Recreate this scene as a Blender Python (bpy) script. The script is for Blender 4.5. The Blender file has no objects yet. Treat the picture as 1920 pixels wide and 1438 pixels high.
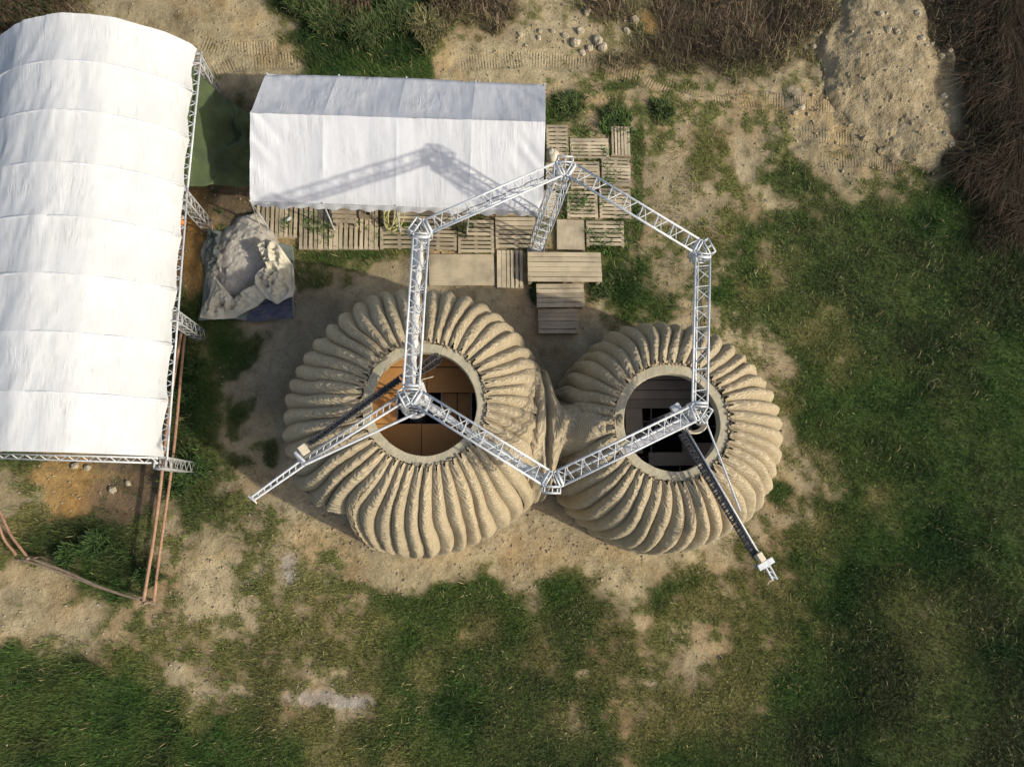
import bpy, math, random
import numpy as np
from mathutils import Vector, Matrix
random.seed(7); RNG = np.random.default_rng(11)
scene = bpy.context.scene
C = scene.collection
PI = math.pi

# ------------------------------------------------------------------ camera
FPX, CH = 1400.0, 21.5
d = Vector((-130, -226, -FPX)).normalized()
Zc = -d
Yc = (Vector((0, 1, 0)) - Zc * Zc.y).normalized()
Xc = Yc.cross(Zc)
RW = Matrix((Xc, Yc, Zc))                         # camera -> world rotation
cam_data = bpy.data.cameras.new('camera')
cam = bpy.data.objects.new('camera', cam_data); C.objects.link(cam)
cam_data.sensor_width = 36; cam_data.lens = FPX / 1920 * 36
cam_data.clip_start = 0.1; cam_data.clip_end = 500
cam.matrix_world = Matrix.Translation((0, 0, CH)) @ RW.to_4x4()
scene.camera = cam

def P(px, py, z=0.0):
    """the place on level z that the survey photo shows at a pixel"""
    r = RW @ Vector((px - 960, 719 - py, -FPX))
    t = (z - CH) / r.z
    return Vector((r.x * t, r.y * t, z))

# ------------------------------------------------------------------ light
world = bpy.data.worlds.new('World'); scene.world = world; world.use_nodes = True
nt = world.node_tree; bg = nt.nodes['Background']
sky = nt.nodes.new('ShaderNodeTexSky'); sky.sky_type = 'NISHITA'; sky.sun_disc = False
SUN_EL, SUN_AZ = math.radians(36), math.radians(25)
sdir = Vector((math.cos(SUN_AZ) * math.cos(SUN_EL), -math.sin(SUN_AZ) * math.cos(SUN_EL), math.sin(SUN_EL)))
sky.dust_density = 3.5; sky.ozone_density = 0.8; sky.sun_elevation = SUN_EL; sky.sun_rotation = math.atan2(sdir.x, sdir.y)
nt.links.new(sky.outputs[0], bg.inputs[0]); bg.inputs[1].default_value = 0.15
sl = bpy.data.lights.new('sun', 'SUN'); sl.energy = 3.35; sl.angle = math.radians(1.3); sl.color = (1.0, 0.94, 0.80)
so = bpy.data.objects.new('sun', sl); C.objects.link(so)
so.rotation_euler = (-sdir).to_track_quat('-Z', 'Y').to_euler(); so.location = sdir * 60
scene.view_settings.view_transform = 'Standard'; scene.view_settings.look = 'None'
scene.view_settings.exposure = 0.02; scene.view_settings.gamma = 1.0
scene.view_settings.use_curve_mapping = False

# ------------------------------------------------------------------ noise
def _h(ix, iy, seed):
    n = (ix.astype(np.int64) * 374761393 + iy.astype(np.int64) * 668265263 + seed * 1442695041) & 0xffffffff
    n = ((n ^ (n >> 13)) * 1274126177) & 0xffffffff
    return ((n ^ (n >> 16)) & 0xffff) / 65535.0
def vnoise(x, y, seed=0):
    x = np.asarray(x, float); y = np.asarray(y, float)
    ix = np.floor(x); iy = np.floor(y); fx = x - ix; fy = y - iy
    fx = fx * fx * (3 - 2 * fx); fy = fy * fy * (3 - 2 * fy)
    a = _h(ix, iy, seed); b = _h(ix + 1, iy, seed); c = _h(ix, iy + 1, seed); e = _h(ix + 1, iy + 1, seed)
    return (a * (1 - fx) + b * fx) * (1 - fy) + (c * (1 - fx) + e * fx) * fy
def fbm(x, y, s=1.0, o=4, seed=0):
    t = 0; a = 0.5; n = 0
    for i in range(o):
        t = t + a * vnoise(np.asarray(x) * s, np.asarray(y) * s, seed + i * 17); n += a; a *= 0.5; s *= 2.03
    return t / n
def sstep(a, b, x):
    t = np.clip((np.asarray(x, float) - a) / (b - a), 0, 1); return t * t * (3 - 2 * t)

# ------------------------------------------------------------------ materials
def new_mat(name):
    m = bpy.data.materials.new(name); m.use_nodes = True
    return m, m.node_tree, m.node_tree.nodes['Principled BSDF']
def N(t, kind, **kw):
    n = t.nodes.new(kind)
    for k, v in kw.items():
        if k.startswith('i_'): n.inputs[k[2:].replace('_', ' ')].default_value = v
        else: setattr(n, k, v)
    return n
def mixc(t, a, b, f, blend='MIX'):
    n = t.nodes.new('ShaderNodeMix'); n.data_type = 'RGBA'; n.blend_type = blend
    for s, v in ((n.inputs[0], f), (n.inputs[6], a), (n.inputs[7], b)):
        if hasattr(v, 'links'): t.links.new(v, s)
        elif isinstance(v, (tuple, list)): s.default_value = (*v[:3], 1)
        else: s.default_value = v
    return n.outputs[2]
def math_n(t, op, a, b=0.0):
    n = t.nodes.new('ShaderNodeMath'); n.operation = op
    for s, v in ((n.inputs[0], a), (n.inputs[1], b)):
        if hasattr(v, 'links'): t.links.new(v, s)
        else: s.default_value = v
    return n.outputs[0]
def ramp(t, fac, p0, p1):
    n = t.nodes.new('ShaderNodeMapRange'); t.links.new(fac, n.inputs[0])
    n.inputs[1].default_value = p0; n.inputs[2].default_value = p1; return n.outputs[0]
def noise(t, scale, detail=5, vec=None, rough=0.6, dist=0.0):
    n = N(t, 'ShaderNodeTexNoise'); n.inputs['Scale'].default_value = scale
    n.inputs['Detail'].default_value = detail; n.inputs['Roughness'].default_value = rough
    n.inputs['Distortion'].default_value = dist
    if vec is None: vec = N(t, 'ShaderNodeNewGeometry').outputs['Position']
    t.links.new(vec, n.inputs['Vector']); return n.outputs[0]
def bump(t, b, h, strength=0.5, dist=0.02, prev=None):
    n = N(t, 'ShaderNodeBump'); n.inputs['Strength'].default_value = strength; n.inputs['Distance'].default_value = dist
    t.links.new(h, n.inputs['Height'])
    if prev is not None: t.links.new(prev, n.inputs['Normal'])
    t.links.new(n.outputs[0], b.inputs['Normal']); return n.outputs[0]

def simple(name, c1, c2, rough=0.8, s=3.0, metal=0.0, bs=0.3, bd=0.01, rnd=0.0, s2=25):
    m, t, b = new_mat(name)
    n1 = noise(t, s); col = mixc(t, c1, c2, ramp(t, n1, 0.35, 0.65))
    if rnd:
        oi = N(t, 'ShaderNodeObjectInfo')
        v = math_n(t, 'ADD', math_n(t, 'MULTIPLY', oi.outputs['Random'], rnd), 1 - rnd / 2)
        cb = N(t, 'ShaderNodeCombineColor')
        for i in range(3): t.links.new(v, cb.inputs[i])
        col = mixc(t, col, cb.outputs[0], 1.0, 'MULTIPLY')
    t.links.new(col, b.inputs['Base Color']); b.inputs['Roughness'].default_value = rough
    b.inputs['Metallic'].default_value = metal
    if bs: bump(t, b, noise(t, s2, 6), bs, bd)
    return m

M = {}
M['metal'] = simple('galvanised_steel', (0.66, 0.67, 0.67), (0.50, 0.52, 0.53), 0.5, 9, 0.12, 0.1)
M['metal_shaded'] = simple('shaded_steel', (0.42, 0.42, 0.40), (0.30, 0.30, 0.29), 0.6, 6, 0.1, 0.1)  # darker copy of the galvanised steel: tower shade put into the colour
M['metal_dark'] = simple('grey_steel', (0.30, 0.31, 0.33), (0.20, 0.21, 0.23), 0.5, 6, 0.4, 0.1)
M['white_sleeve'] = simple('white_sleeve', (0.68, 0.68, 0.66), (0.50, 0.49, 0.46), 0.75, 5, 0, 1.0, 0.05, s2=14)
M['grey_sleeve'] = simple('grey_sleeve', (0.34, 0.34, 0.36), (0.27, 0.27, 0.29), 0.7, 4, 0, 0.4, 0.02)
M['black'] = simple('black_plastic', (0.02, 0.021, 0.024), (0.035, 0.035, 0.04), 0.5, 6, 0, 0.1)
M['cream'] = simple('cream_plastic', (0.72, 0.62, 0.45), (0.62, 0.52, 0.37), 0.6, 8, 0, 0.2)
M['rust'] = simple('rusty_pipe', (0.40, 0.235, 0.145), (0.27, 0.15, 0.09), 0.85, 7, 0, 0.4)
M['rust_grey'] = simple('weathered_pipe', (0.26, 0.19, 0.13), (0.16, 0.12, 0.09), 0.85, 7, 0, 0.4)
M['hose'] = simple('pale_hose', (0.55, 0.52, 0.24), (0.45, 0.42, 0.18), 0.5, 8, 0, 0.1)
M['blue'] = simple('blue_sheet', (0.028, 0.032, 0.075), (0.10, 0.10, 0.11), 0.6, 3, 0, 0.5, 0.02, s2=12)
M['clear_sheet'] = simple('grey_plastic_sheet', (0.20, 0.22, 0.19), (0.13, 0.155, 0.13), 0.5, 2, 0, 0.6, 0.03, s2=8)
M['tarp'] = simple('cream_tarp', (0.66, 0.60, 0.46), (0.47, 0.44, 0.34), 0.75, 1.6, 0, 0.5, 0.03, s2=7)
M['green'] = simple('green_tarp', (0.075, 0.105, 0.036), (0.045, 0.065, 0.028), 0.7, 1.5, 0, 0.8, 0.06, s2=3.5)
M['clay_heap'] = simple('grey_clay', (0.50, 0.455, 0.39), (0.35, 0.32, 0.27), 0.95, 2.2, 0, 0.8, 0.04, s2=14)
M['mound'] = simple('mound_soil', (0.41, 0.33, 0.195), (0.24, 0.185, 0.10), 0.95, 2.6, 0, 1.0, 0.07, s2=16)
M['rock'] = simple('pale_clod', (0.50, 0.43, 0.30), (0.36, 0.30, 0.20), 0.95, 5, 0, 0.8, 0.04, rnd=0.3, s2=14)
M['brown_rock'] = simple('dark_clod', (0.22, 0.15, 0.095), (0.13, 0.09, 0.06), 0.95, 5, 0, 0.8, 0.04, rnd=0.3, s2=14)
M['rubble'] = simple('rubble_soil', (0.43, 0.36, 0.235), (0.29, 0.235, 0.145), 0.95, 9, 0, 0.3)
M['gravel'] = simple('gravel', (0.42, 0.36, 0.26), (0.28, 0.23, 0.16), 0.95, 9, 0, 0.3)
M['white_gravel'] = simple('white_gravel', (0.6, 0.58, 0.56), (0.42, 0.40, 0.38), 0.95, 9, 0, 0.3)
M['ring'] = simple('cast_rim', (0.50, 0.435, 0.30), (0.36, 0.325, 0.225), 0.9, 2.4, 0, 0.7, 0.03, s2=12)
M['inner'] = simple('inner_clay', (0.40, 0.32, 0.21), (0.30, 0.24, 0.155), 0.95, 3, 0, 0.6, 0.03)
M['ply_warm'] = simple('warm_plywood', (0.50, 0.25, 0.075), (0.42, 0.20, 0.06), 0.7, 2.2, 0, 0.15, rnd=0.15)
M['ply_pale'] = simple('pale_board', (0.42, 0.35, 0.28), (0.34, 0.29, 0.23), 0.8, 2.2, 0, 0.15, rnd=0.25)
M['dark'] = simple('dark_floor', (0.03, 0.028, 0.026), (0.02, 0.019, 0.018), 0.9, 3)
M['glass'] = simple('dark_glass', (0.03, 0.035, 0.04), (0.04, 0.045, 0.05), 0.15, 3, 0, 0)
M['orange'] = simple('orange_bucket', (0.75, 0.25, 0.06), (0.65, 0.2, 0.05), 0.6, 5, 0, 0)

def wood(name, c1, c2, rnd, horizontal=True):
    m, t, b = new_mat(name)
    g = N(t, 'ShaderNodeNewGeometry'); mp = N(t, 'ShaderNodeMapping')
    mp.inputs['Scale'].default_value = (1.2, 16, 1) if horizontal else (16, 1.2, 1)
    t.links.new(g.outputs['Position'], mp.inputs[0])
    n = noise(t, 2.2, 6, mp.outputs[0]); n2 = noise(t, 1.3, 4)
    col = mixc(t, c1, c2, ramp(t, n, 0.3, 0.7))
    col = mixc(t, col, (c2[0] * .72, c2[1] * .72, c2[2] * .72), ramp(t, n2, 0.42, 0.66))
    oi = N(t, 'ShaderNodeObjectInfo')
    v = math_n(t, 'ADD', math_n(t, 'MULTIPLY', oi.outputs['Random'], rnd), 1 - rnd / 2)
    cb = N(t, 'ShaderNodeCombineColor')
    for i in range(3): t.links.new(v, cb.inputs[i])
    col = mixc(t, col, cb.outputs[0], 1.0, 'MULTIPLY')
    t.links.new(col, b.inputs['Base Color']); b.inputs['Roughness'].default_value = 0.85
    bump(t, b, n, 0.35, 0.01); return m
M['wood_h'] = wood('weathered_wood_across', (0.56, 0.465, 0.32), (0.42, 0.35, 0.24), 0.55, True)
M['wood_v'] = wood('weathered_wood_along', (0.56, 0.465, 0.32), (0.42, 0.35, 0.24), 0.55, False)
M['board_h'] = wood('board_wood', (0.55, 0.46, 0.31), (0.44, 0.365, 0.245), 0.16, True)
M['board_grey'] = wood('old_grey_board', (0.44, 0.36, 0.25), (0.33, 0.265, 0.18), 0.2, True)

def canvas_mat(name, axis, c=(0.585, 0.59, 0.585), stains=True, sc=(9, 1.0, 1)):
    m, t, b = new_mat(name)
    g = N(t, 'ShaderNodeNewGeometry'); mp = N(t, 'ShaderNodeMapping')
    mp.inputs['Scale'].default_value = sc; mp.inputs['Rotation'].default_value = (0, 0, axis)
    t.links.new(g.outputs['Position'], mp.inputs[0])
    n = noise(t, 1.1, 5, mp.outputs[0], 0.55, 0.4)
    n2 = noise(t, 0.9, 4); n3 = noise(t, 2.2, 6, mp.outputs[0], 0.7)
    col = mixc(t, c, (c[0] * .93, c[1] * .93, c[2] * .92), ramp(t, n2, 0.4, 0.7))
    if stains: col = mixc(t, col, (c[0] * .74, c[1] * .69, c[2] * .6), math_n(t, 'MULTIPLY', ramp(t, n3, 0.56, 0.68), 0.55))
    t.links.new(col, b.inputs['Base Color']); b.inputs['Roughness'].default_value = 0.6
    p = bump(t, b, math_n(t, 'MULTIPLY', n, ramp(t, n2, .35, .65)), 0.5, 0.035)
    mp2 = N(t, 'ShaderNodeMapping'); mp2.inputs['Scale'].default_value = (9, 2.2, 1); mp2.inputs['Rotation'].default_value = (0, 0, axis + .75)
    t.links.new(g.outputs['Position'], mp2.inputs[0])
    w2 = math_n(t, 'MULTIPLY', noise(t, .9, 4, mp2.outputs[0], .5, .8), ramp(t, noise(t, .7, 2), .52, .68))
    bump(t, b, w2, 0.6, 0.05, p); return m
M['canvas_big'] = canvas_mat('white_canvas', 0.07, sc=(7, .8, 1))
M['canvas_small'] = canvas_mat('white_canvas_ridge', -0.06, (0.60, 0.605, 0.62), sc=(8, .7, 1))

def clay_mat():
    m, t, b = new_mat('printed_clay')
    g = N(t, 'ShaderNodeNewGeometry'); sp = N(t, 'ShaderNodeSeparateXYZ')
    t.links.new(g.outputs['Position'], sp.inputs[0])
    w = noise(t, 2.5, 3); n1 = noise(t, 1.1, 5); n2 = noise(t, 16, 5); n3 = noise(t, 5, 4)
    zz = math_n(t, 'ADD', sp.outputs[2], math_n(t, 'MULTIPLY', w, 0.07))
    layer = math_n(t, 'SINE', math_n(t, 'MULTIPLY', zz, 2 * PI / 0.055))
    layer = math_n(t, 'ADD', math_n(t, 'MULTIPLY', layer, 0.5), 0.5)
    col = mixc(t, (0.54, 0.445, 0.285), (0.42, 0.345, 0.215), ramp(t, n1, 0.35, 0.65))
    col = mixc(t, col, (0.58, 0.50, 0.36), math_n(t, 'MULTIPLY', ramp(t, n3, 0.5, 0.75), 0.6))
    col = mixc(t, col, (0.30, 0.235, 0.14), math_n(t, 'MULTIPLY', ramp(t, n2, 0.55, 0.75), 0.35))
    col = mixc(t, col, (0.30, 0.235, 0.145), math_n(t, 'MULTIPLY', math_n(t, 'SUBTRACT', 1.0, layer), 0.75))
    t.links.new(col, b.inputs['Base Color']); b.inputs['Roughness'].default_value = 0.95
    p = bump(t, b, layer, 0.8, 0.02)
    bump(t, b, n2, 0.6, 0.03, p)
    return m
M['clay'] = clay_mat()

def vcol_mat(name, rough=0.8, trans=0.0):
    m, t, b = new_mat(name)
    a = N(t, 'ShaderNodeAttribute', attribute_name='Col')
    t.links.new(a.outputs['Color'], b.inputs['Base Color']); b.inputs['Roughness'].default_value = rough
    b.inputs['Specular IOR Level'].default_value = 0.15
    return m
M['grass'] = vcol_mat('grass_blades')

# ------------------------------------------------------------------ object helpers
LOC = {}
def tag(o, label=None, cat=None, group=None, kind=None):
    for k, v in (('label', label), ('category', cat), ('group', group), ('kind', kind)):
        if v: o[k] = v
    return o
def thing(name, loc, label, cat, group=None):
    o = bpy.data.objects.new(name, None); C.objects.link(o); o.location = loc; o.empty_display_size = 0.2
    LOC[o] = Vector(loc); return tag(o, label, cat, group)
def mesh(name, verts, faces, mat, parent=None, smooth=False, origin=None, cols=None):
    v = np.asarray(verts, float).reshape(-1, 3)
    if parent is not None: L = LOC[parent]
    elif origin is not None: L = Vector(origin)
    else: L = Vector((float(v[:, 0].mean()), float(v[:, 1].mean()), float(v[:, 2].min())))
    v = v - np.array(L)
    me = bpy.data.meshes.new(name)
    if isinstance(faces, np.ndarray):
        k = faces.shape[1]; n = len(faces)
        me.vertices.add(len(v)); me.vertices.foreach_set('co', v.ravel())
        me.loops.add(n * k); me.loops.foreach_set('vertex_index', faces.astype(np.int32).ravel())
        me.polygons.add(n); me.polygons.foreach_set('loop_start', np.arange(0, n * k, k, dtype=np.int32))
        me.polygons.foreach_set('loop_total', np.full(n, k, dtype=np.int32))
        me.update(calc_edges=True)
    else:
        me.from_pydata([tuple(p) for p in v], [], faces)
    if smooth: me.polygons.foreach_set('use_smooth', [True] * len(me.polygons))
    if cols is not None:
        a = me.color_attributes.new('Col', 'FLOAT_COLOR', 'POINT')
        a.data.foreach_set('color', np.c_[cols, np.ones(len(cols))].astype(np.float32).ravel())
    me.materials.append(mat)
    o = bpy.data.objects.new(name, me); C.objects.link(o)
    LOC[o] = L
    if parent is not None: o.parent = parent
    else: o.location = L
    return o

def box_v(c, s, rz=0.0, tilt=None):
    c = Vector(c); R = Matrix.Rotation(rz, 3, 'Z')
    out = []
    for x in (-.5, .5):
        for y in (-.5, .5):
            for z in (-.5, .5): out.append(c + R @ Vector((x * s[0], y * s[1], z * s[2])))
    return out
BOXF = [(0, 1, 3, 2), (4, 6, 7, 5), (0, 4, 5, 1), (2, 3, 7, 6), (0, 2, 6, 4), (1, 5, 7, 3)]
UNIT = {}
def unit_mesh(kind, mat):
    k = (kind, mat.name)
    if k in UNIT: return UNIT[k]
    if kind == 'box':
        vs = [tuple(p) for p in box_v((0, 0, 0), (1, 1, 1))]; fs = BOXF; sm = False
    else:
        n = 8; vs = []; fs = []; sm = True
        for i in range(n):
            a = 2 * PI * i / n; vs += [(math.cos(a), math.sin(a), 0), (math.cos(a), math.sin(a), 1)]
        for i in range(n):
            j = (i + 1) % n; fs.append((2 * i, 2 * j, 2 * j + 1, 2 * i + 1))
        fs += [tuple(2 * i for i in reversed(range(n))), tuple(2 * i + 1 for i in range(n))]
    me = bpy.data.meshes.new(kind + '_' + mat.name); me.from_pydata(vs, [], fs); me.materials.append(mat)
    if sm: me.polygons.foreach_set('use_smooth', [len(p.vertices) == 4 for p in me.polygons])
    UNIT[k] = me; return me
def inst(name, kind, mat, Mx, parent):
    o = bpy.data.objects.new(name, unit_mesh(kind, mat)); C.objects.link(o)
    if parent is not None:
        o.parent = parent; o.matrix_local = Matrix.Translation(-LOC[parent]) @ Mx
    else: o.matrix_world = Mx
    return o
def box(name, c, s, rz, mat, parent, tiltx=0.0):
    return inst(name, 'box', mat, Matrix.Translation(c) @ Matrix.Rotation(rz, 4, 'Z') @ Matrix.Rotation(tiltx, 4, 'X') @ Matrix.Diagonal((*s, 1)), parent)
def rod(name, a, b, r, mat, parent):
    a = Vector(a); b = Vector(b); dv = b - a
    q = dv.to_track_quat('Z', 'Y').to_matrix().to_4x4()
    return inst(name, 'cyl', mat, Matrix.Translation(a) @ q @ Matrix.Diagonal((r, r, dv.length, 1)), parent)

class MB:
    def __init__(s): s.v = []; s.f = []
    def box(s, c, sz, rz=0.0):
        n = len(s.v); s.v += box_v(c, sz, rz); s.f += [tuple(n + i for i in f) for f in BOXF]; return s
    def tube(s, pts, r, k=8, closed=False):
        pts = [Vector(p) for p in pts]; n = len(s.v); m = len(pts)
        for i, p in enumerate(pts):
            if closed: t = pts[(i + 1) % m] - pts[i - 1]
            else: t = pts[min(i + 1, m - 1)] - pts[max(i - 1, 0)]
            t.normalize(); u = t.cross(Vector((0, 0, 1)))
            if u.length < 1e-3: u = Vector((1, 0, 0))
            u.normalize(); w = u.cross(t)
            for j in range(k):
                a = 2 * PI * j / k; s.v.append(p + u * (r * math.cos(a)) + w * (r * math.sin(a)))
        for i in range(m if closed else m - 1):
            for j in range(k):
                a = n + i * k + j; b_ = n + i * k + (j + 1) % k
                i2 = (i + 1) % m; c = n + i2 * k + (j + 1) % k; e = n + i2 * k + j
                s.f.append((a, b_, c, e))
        if not closed:
            s.f.append(tuple(n + j for j in reversed(range(k)))); s.f.append(tuple(n + (m - 1) * k + j for j in range(k)))
        return s
    def build(s, name, mat, parent=None, smooth=False, origin=None):
        return mesh(name, [tuple(p) for p in s.v], s.f, mat, parent, smooth, origin)

def grid_faces(nu, nv, off=0, keep=None):
    i, j = np.meshgrid(np.arange(nu - 1), np.arange(nv - 1), indexing='ij')
    a = i * nv + j
    f = np.stack([a, a + nv, a + nv + 1, a + 1], -1).reshape(-1, 4)
    if keep is not None: f = f[keep.reshape(-1)]
    return f + off

# ------------------------------------------------------------------ ground cover map (what grows where)
# 60-pixel survey cells: t bare soil, s soil with tufts, m half grown, o olive dry grass, g green grass,
# d tall dark growth, b brown brush, y ochre soil, c trodden clay soil, e dark soil, w white gravel
GM = [
 "bbttttttt" "ddddd" "bbsss" "s" "bbbbbb" "tt" "sbbb",
 "ttttttttt" "ddddd" "stttt" "s" "bbbbb" "sttt" "bbb",
 "ttttttttt" "ggggg" "ttttm" "tsmmststtttbb",
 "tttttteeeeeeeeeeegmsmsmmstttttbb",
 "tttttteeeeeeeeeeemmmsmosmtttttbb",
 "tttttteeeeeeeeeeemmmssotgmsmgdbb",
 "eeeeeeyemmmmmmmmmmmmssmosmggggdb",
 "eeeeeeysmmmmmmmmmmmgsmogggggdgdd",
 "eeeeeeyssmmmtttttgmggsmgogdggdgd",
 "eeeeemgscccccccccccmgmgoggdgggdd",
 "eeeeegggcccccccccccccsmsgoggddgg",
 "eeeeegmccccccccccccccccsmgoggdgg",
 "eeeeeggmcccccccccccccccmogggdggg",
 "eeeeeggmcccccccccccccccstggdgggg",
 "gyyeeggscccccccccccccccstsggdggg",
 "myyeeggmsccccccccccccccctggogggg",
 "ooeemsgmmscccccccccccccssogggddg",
 "mogggmtmmsmtttttttttttsoogggddgg",
 "tsggmmtmmmmmggggsggtgssoogddbddg",
 "tttsmmsmooooggogmgmssssogoddbbdd",
 "ggdooooooooogoggogmmstsoggdbbbdd",
 "gdgggssoossogoggggoomossggddbbdd",
 "gggdggogooogggdggogoooobgdddbbbd",
 "gdgggdggggogobgggggobggggddgbbdd",
]
GM = [g_ if j_ < 17 else g_.replace('b', 'g') for j_, g_ in enumerate(GM)]
GM = [g_ if j_ not in (18, 19, 20, 21) else g_[:16] + g_[16:24].replace('s', 'o').replace('m', 'o') + g_[24:] for j_, g_ in enumerate(GM)]
for r_ in GM: assert len(r_) == 32, (len(r_), r_)
#        veg   soil colour               veg colour A              veg colour B              height
CODE = {
 't': (.14, (0.43, 0.355, 0.215), (0.15, 0.16, 0.05), (0.33, 0.27, 0.13), .06),
 's': (.38, (0.40, 0.325, 0.20), (0.13, 0.155, 0.045), (0.33, 0.27, 0.13), .07),
 'm': (.56, (0.36, 0.29, 0.175), (0.10, 0.145, 0.034), (0.27, 0.235, 0.10), .08),
 'o': (.80, (0.24, 0.185, 0.105), (0.115, 0.14, 0.036), (0.25, 0.21, 0.085), .09),
 'g': (.95, (0.12, 0.11, 0.05), (0.042, 0.094, 0.021), (0.098, 0.120, 0.035), .10),
 'd': (1.0, (0.08, 0.075, 0.04), (0.026, 0.062, 0.017), (0.054, 0.072, 0.024), .15),
 'b': (.95, (0.12, 0.09, 0.06), (0.105, 0.080, 0.050), (0.20, 0.145, 0.095), .26),
 'y': (.12, (0.38, 0.25, 0.10), (0.12, 0.14, 0.05), (0.30, 0.22, 0.10), .07),
 'c': (.08, (0.39, 0.325, 0.21), (0.05, 0.085, 0.03), (0.16, 0.15, 0.08), .06),
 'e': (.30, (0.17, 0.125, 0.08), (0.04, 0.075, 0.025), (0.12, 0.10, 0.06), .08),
 'w': (.25, (0.44, 0.41, 0.36), (0.10, 0.11, 0.05), (0.30, 0.26, 0.16), .07),
}
MAPV = np.zeros((24, 32, 11))
for j in range(24):
    for i in range(32):
        c_ = CODE[GM[j][i]]; MAPV[j, i] = [c_[0], *c_[1], *c_[2], *c_[3], c_[4]]
RWn = np.array(RW); 
def to_px(x, y, z=0.0):
    p = np.stack([x, y, np.zeros_like(x) + z - CH], -1) @ RWn       # world -> camera axes
    return 960 + FPX * p[..., 0] / -p[..., 2], 719 - FPX * p[..., 1] / -p[..., 2]
# extra patches: (px, py, rx, ry, code, strength)
PATCH = [
 (1240, 207, 22, 16, 'g', 1), (1160, 165, 30, 10, 'g', .9), (1060, 200, 35, 22, 'g', 1), (1335, 180, 40, 10, 'm', 1),
 (1490, 180, 22, 18, 'w', .7), (1330, 290, 45, 45, 'o', 1), (1390, 320, 14, 36, 't', 1), (1445, 375, 16, 22, 't', 1),
 (1500, 370, 14, 16, 's', 1), (1475, 345, 30, 40, 'g', .8), (1530, 370, 40, 30, 'g', .6), (1600, 345, 20, 40, 's', .7),
 (550, 1070, 16, 30, 'w', .8), (335, 1265, 30, 22, 't', .9), (440, 1290, 22, 14, 's', .9), (612, 1308, 80, 15, 'w', 1),
 (1000, 1130, 18, 16, 's', .9), (1290, 1190, 70, 26, 'm', .7), (1300, 1200, 14, 10, 's', .8), (1170, 1110, 34, 26, 't', 1), (1190, 1160, 26, 20, 's', 1),
 (1270, 1080, 44, 26, 'g', 1), (1220, 1285, 14, 10, 's', 1), (1090, 1265, 16, 10, 's', 1), (860, 1108, 60, 20, 'g', 1), (1070, 1090, 50, 30, 'g', .8),
 (1490, 860, 40, 24, 's', .9), (1465, 915, 24, 26, 'g', 1), (1490, 960, 30, 18, 's', .8), (1390, 640, 24, 50, 's', .9), (1400, 600, 30, 30, 'g', .7),
 (60, 1085, 70, 40, 't', 1), (160, 1150, 70, 22, 't', 1), (395, 1050, 26, 60, 't', 1), (330, 1000, 30, 16, 's', 1), (200, 910, 60, 24, 'y', .9), (100, 890, 50, 24, 'y', 1),
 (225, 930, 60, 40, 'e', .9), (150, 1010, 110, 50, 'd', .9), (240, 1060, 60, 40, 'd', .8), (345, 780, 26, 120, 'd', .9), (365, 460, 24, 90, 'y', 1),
 (430, 660, 40, 45, 'g', .8), (450, 780, 18, 14, 'g', 1), (505, 850, 14, 20, 'g', .9), (455, 870, 22, 14, 'g', .9), (520, 560, 30, 30, 'c', .6), (655, 480, 80, 16, 'g', .95), (595, 520, 24, 24, 'g', .7),
 (1165, 530, 60, 34, 'd', .9), (1010, 545, 14, 18, 'd', 1), (1196, 330, 10, 160, 'g', .8), (1155, 215, 30, 20, 'g', .9), (980, 1075, 50, 16, 't', .4),
 (1260, 1050, 60, 20, 't', .5), (1040, 1135, 130, 30, 'g', .5), (900, 1130, 90, 22, 'g', .7), (1110, 1060, 200, 30, 't', .8), (760, 1070, 120, 24, 't', .8), (600, 1000, 60, 30, 't', .9), (1130, 10, 60, 30, 'b', .9), (1165, 120, 40, 20, 'b', .7), (1240, 80, 60, 60, 'b', .9), (920, 20, 50, 40, 'b', .8), (1212, 45, 14, 28, 'y', 1), (1040, 75, 70, 30, 't', .7),
 (1720, 1170, 110, 100, 'o', .35), (1640, 1250, 60, 90, 'd', .9), (1720, 1180, 60, 60, 'o', .2), (1580, 470, 110, 120, 'g', .5),
 (210, 50, 0.1, 0.1, 't', 0)]
def cover(x, y):
    px, py = to_px(x, y)
    wx = (fbm(x, y, 0.9, 5, 3) - .5) * 150; wy = (fbm(x, y, 0.9, 5, 9) - .5) * 150
    u = np.clip((px + wx) / 60 - .5, 0, 30.999); v = np.clip((py + wy) / 60 - .5, 0, 22.999)
    i = u.astype(int); j = v.astype(int); fu = (u - i)[..., None]; fv = (v - j)[..., None]
    fu = fu * fu * (3 - 2 * fu); fv = fv * fv * (3 - 2 * fv)
    A = (MAPV[j, i] * (1 - fu) + MAPV[j, i + 1] * fu) * (1 - fv) + (MAPV[j + 1, i] * (1 - fu) + MAPV[j + 1, i + 1] * fu) * fv
    qx = px + wx * .22; qy = py + wy * .22
    for (cx, cy, rx, ry, code, st) in PATCH:
        c_ = CODE[code]; tgt = np.array([c_[0], *c_[1], *c_[2], *c_[3], c_[4]])
        dd = np.sqrt(((qx - cx) / rx) ** 2 + ((qy - cy) / ry) ** 2)
        w = (1 - sstep(.55, 1.45, dd)) * st
        A = A * (1 - w[..., None]) + tgt * w[..., None]
    return A
def vegmask(x, y, A_):
    w = np.clip(1.15 - np.abs(2 * A_[..., 0] - 1), .22, 1)
    return A_[..., 0] + ((fbm(x, y, 3.6, 6, 77) - .5) * 3.2 + (fbm(x, y, 1.0, 4, 78) - .5) * 1.6) * w
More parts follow.
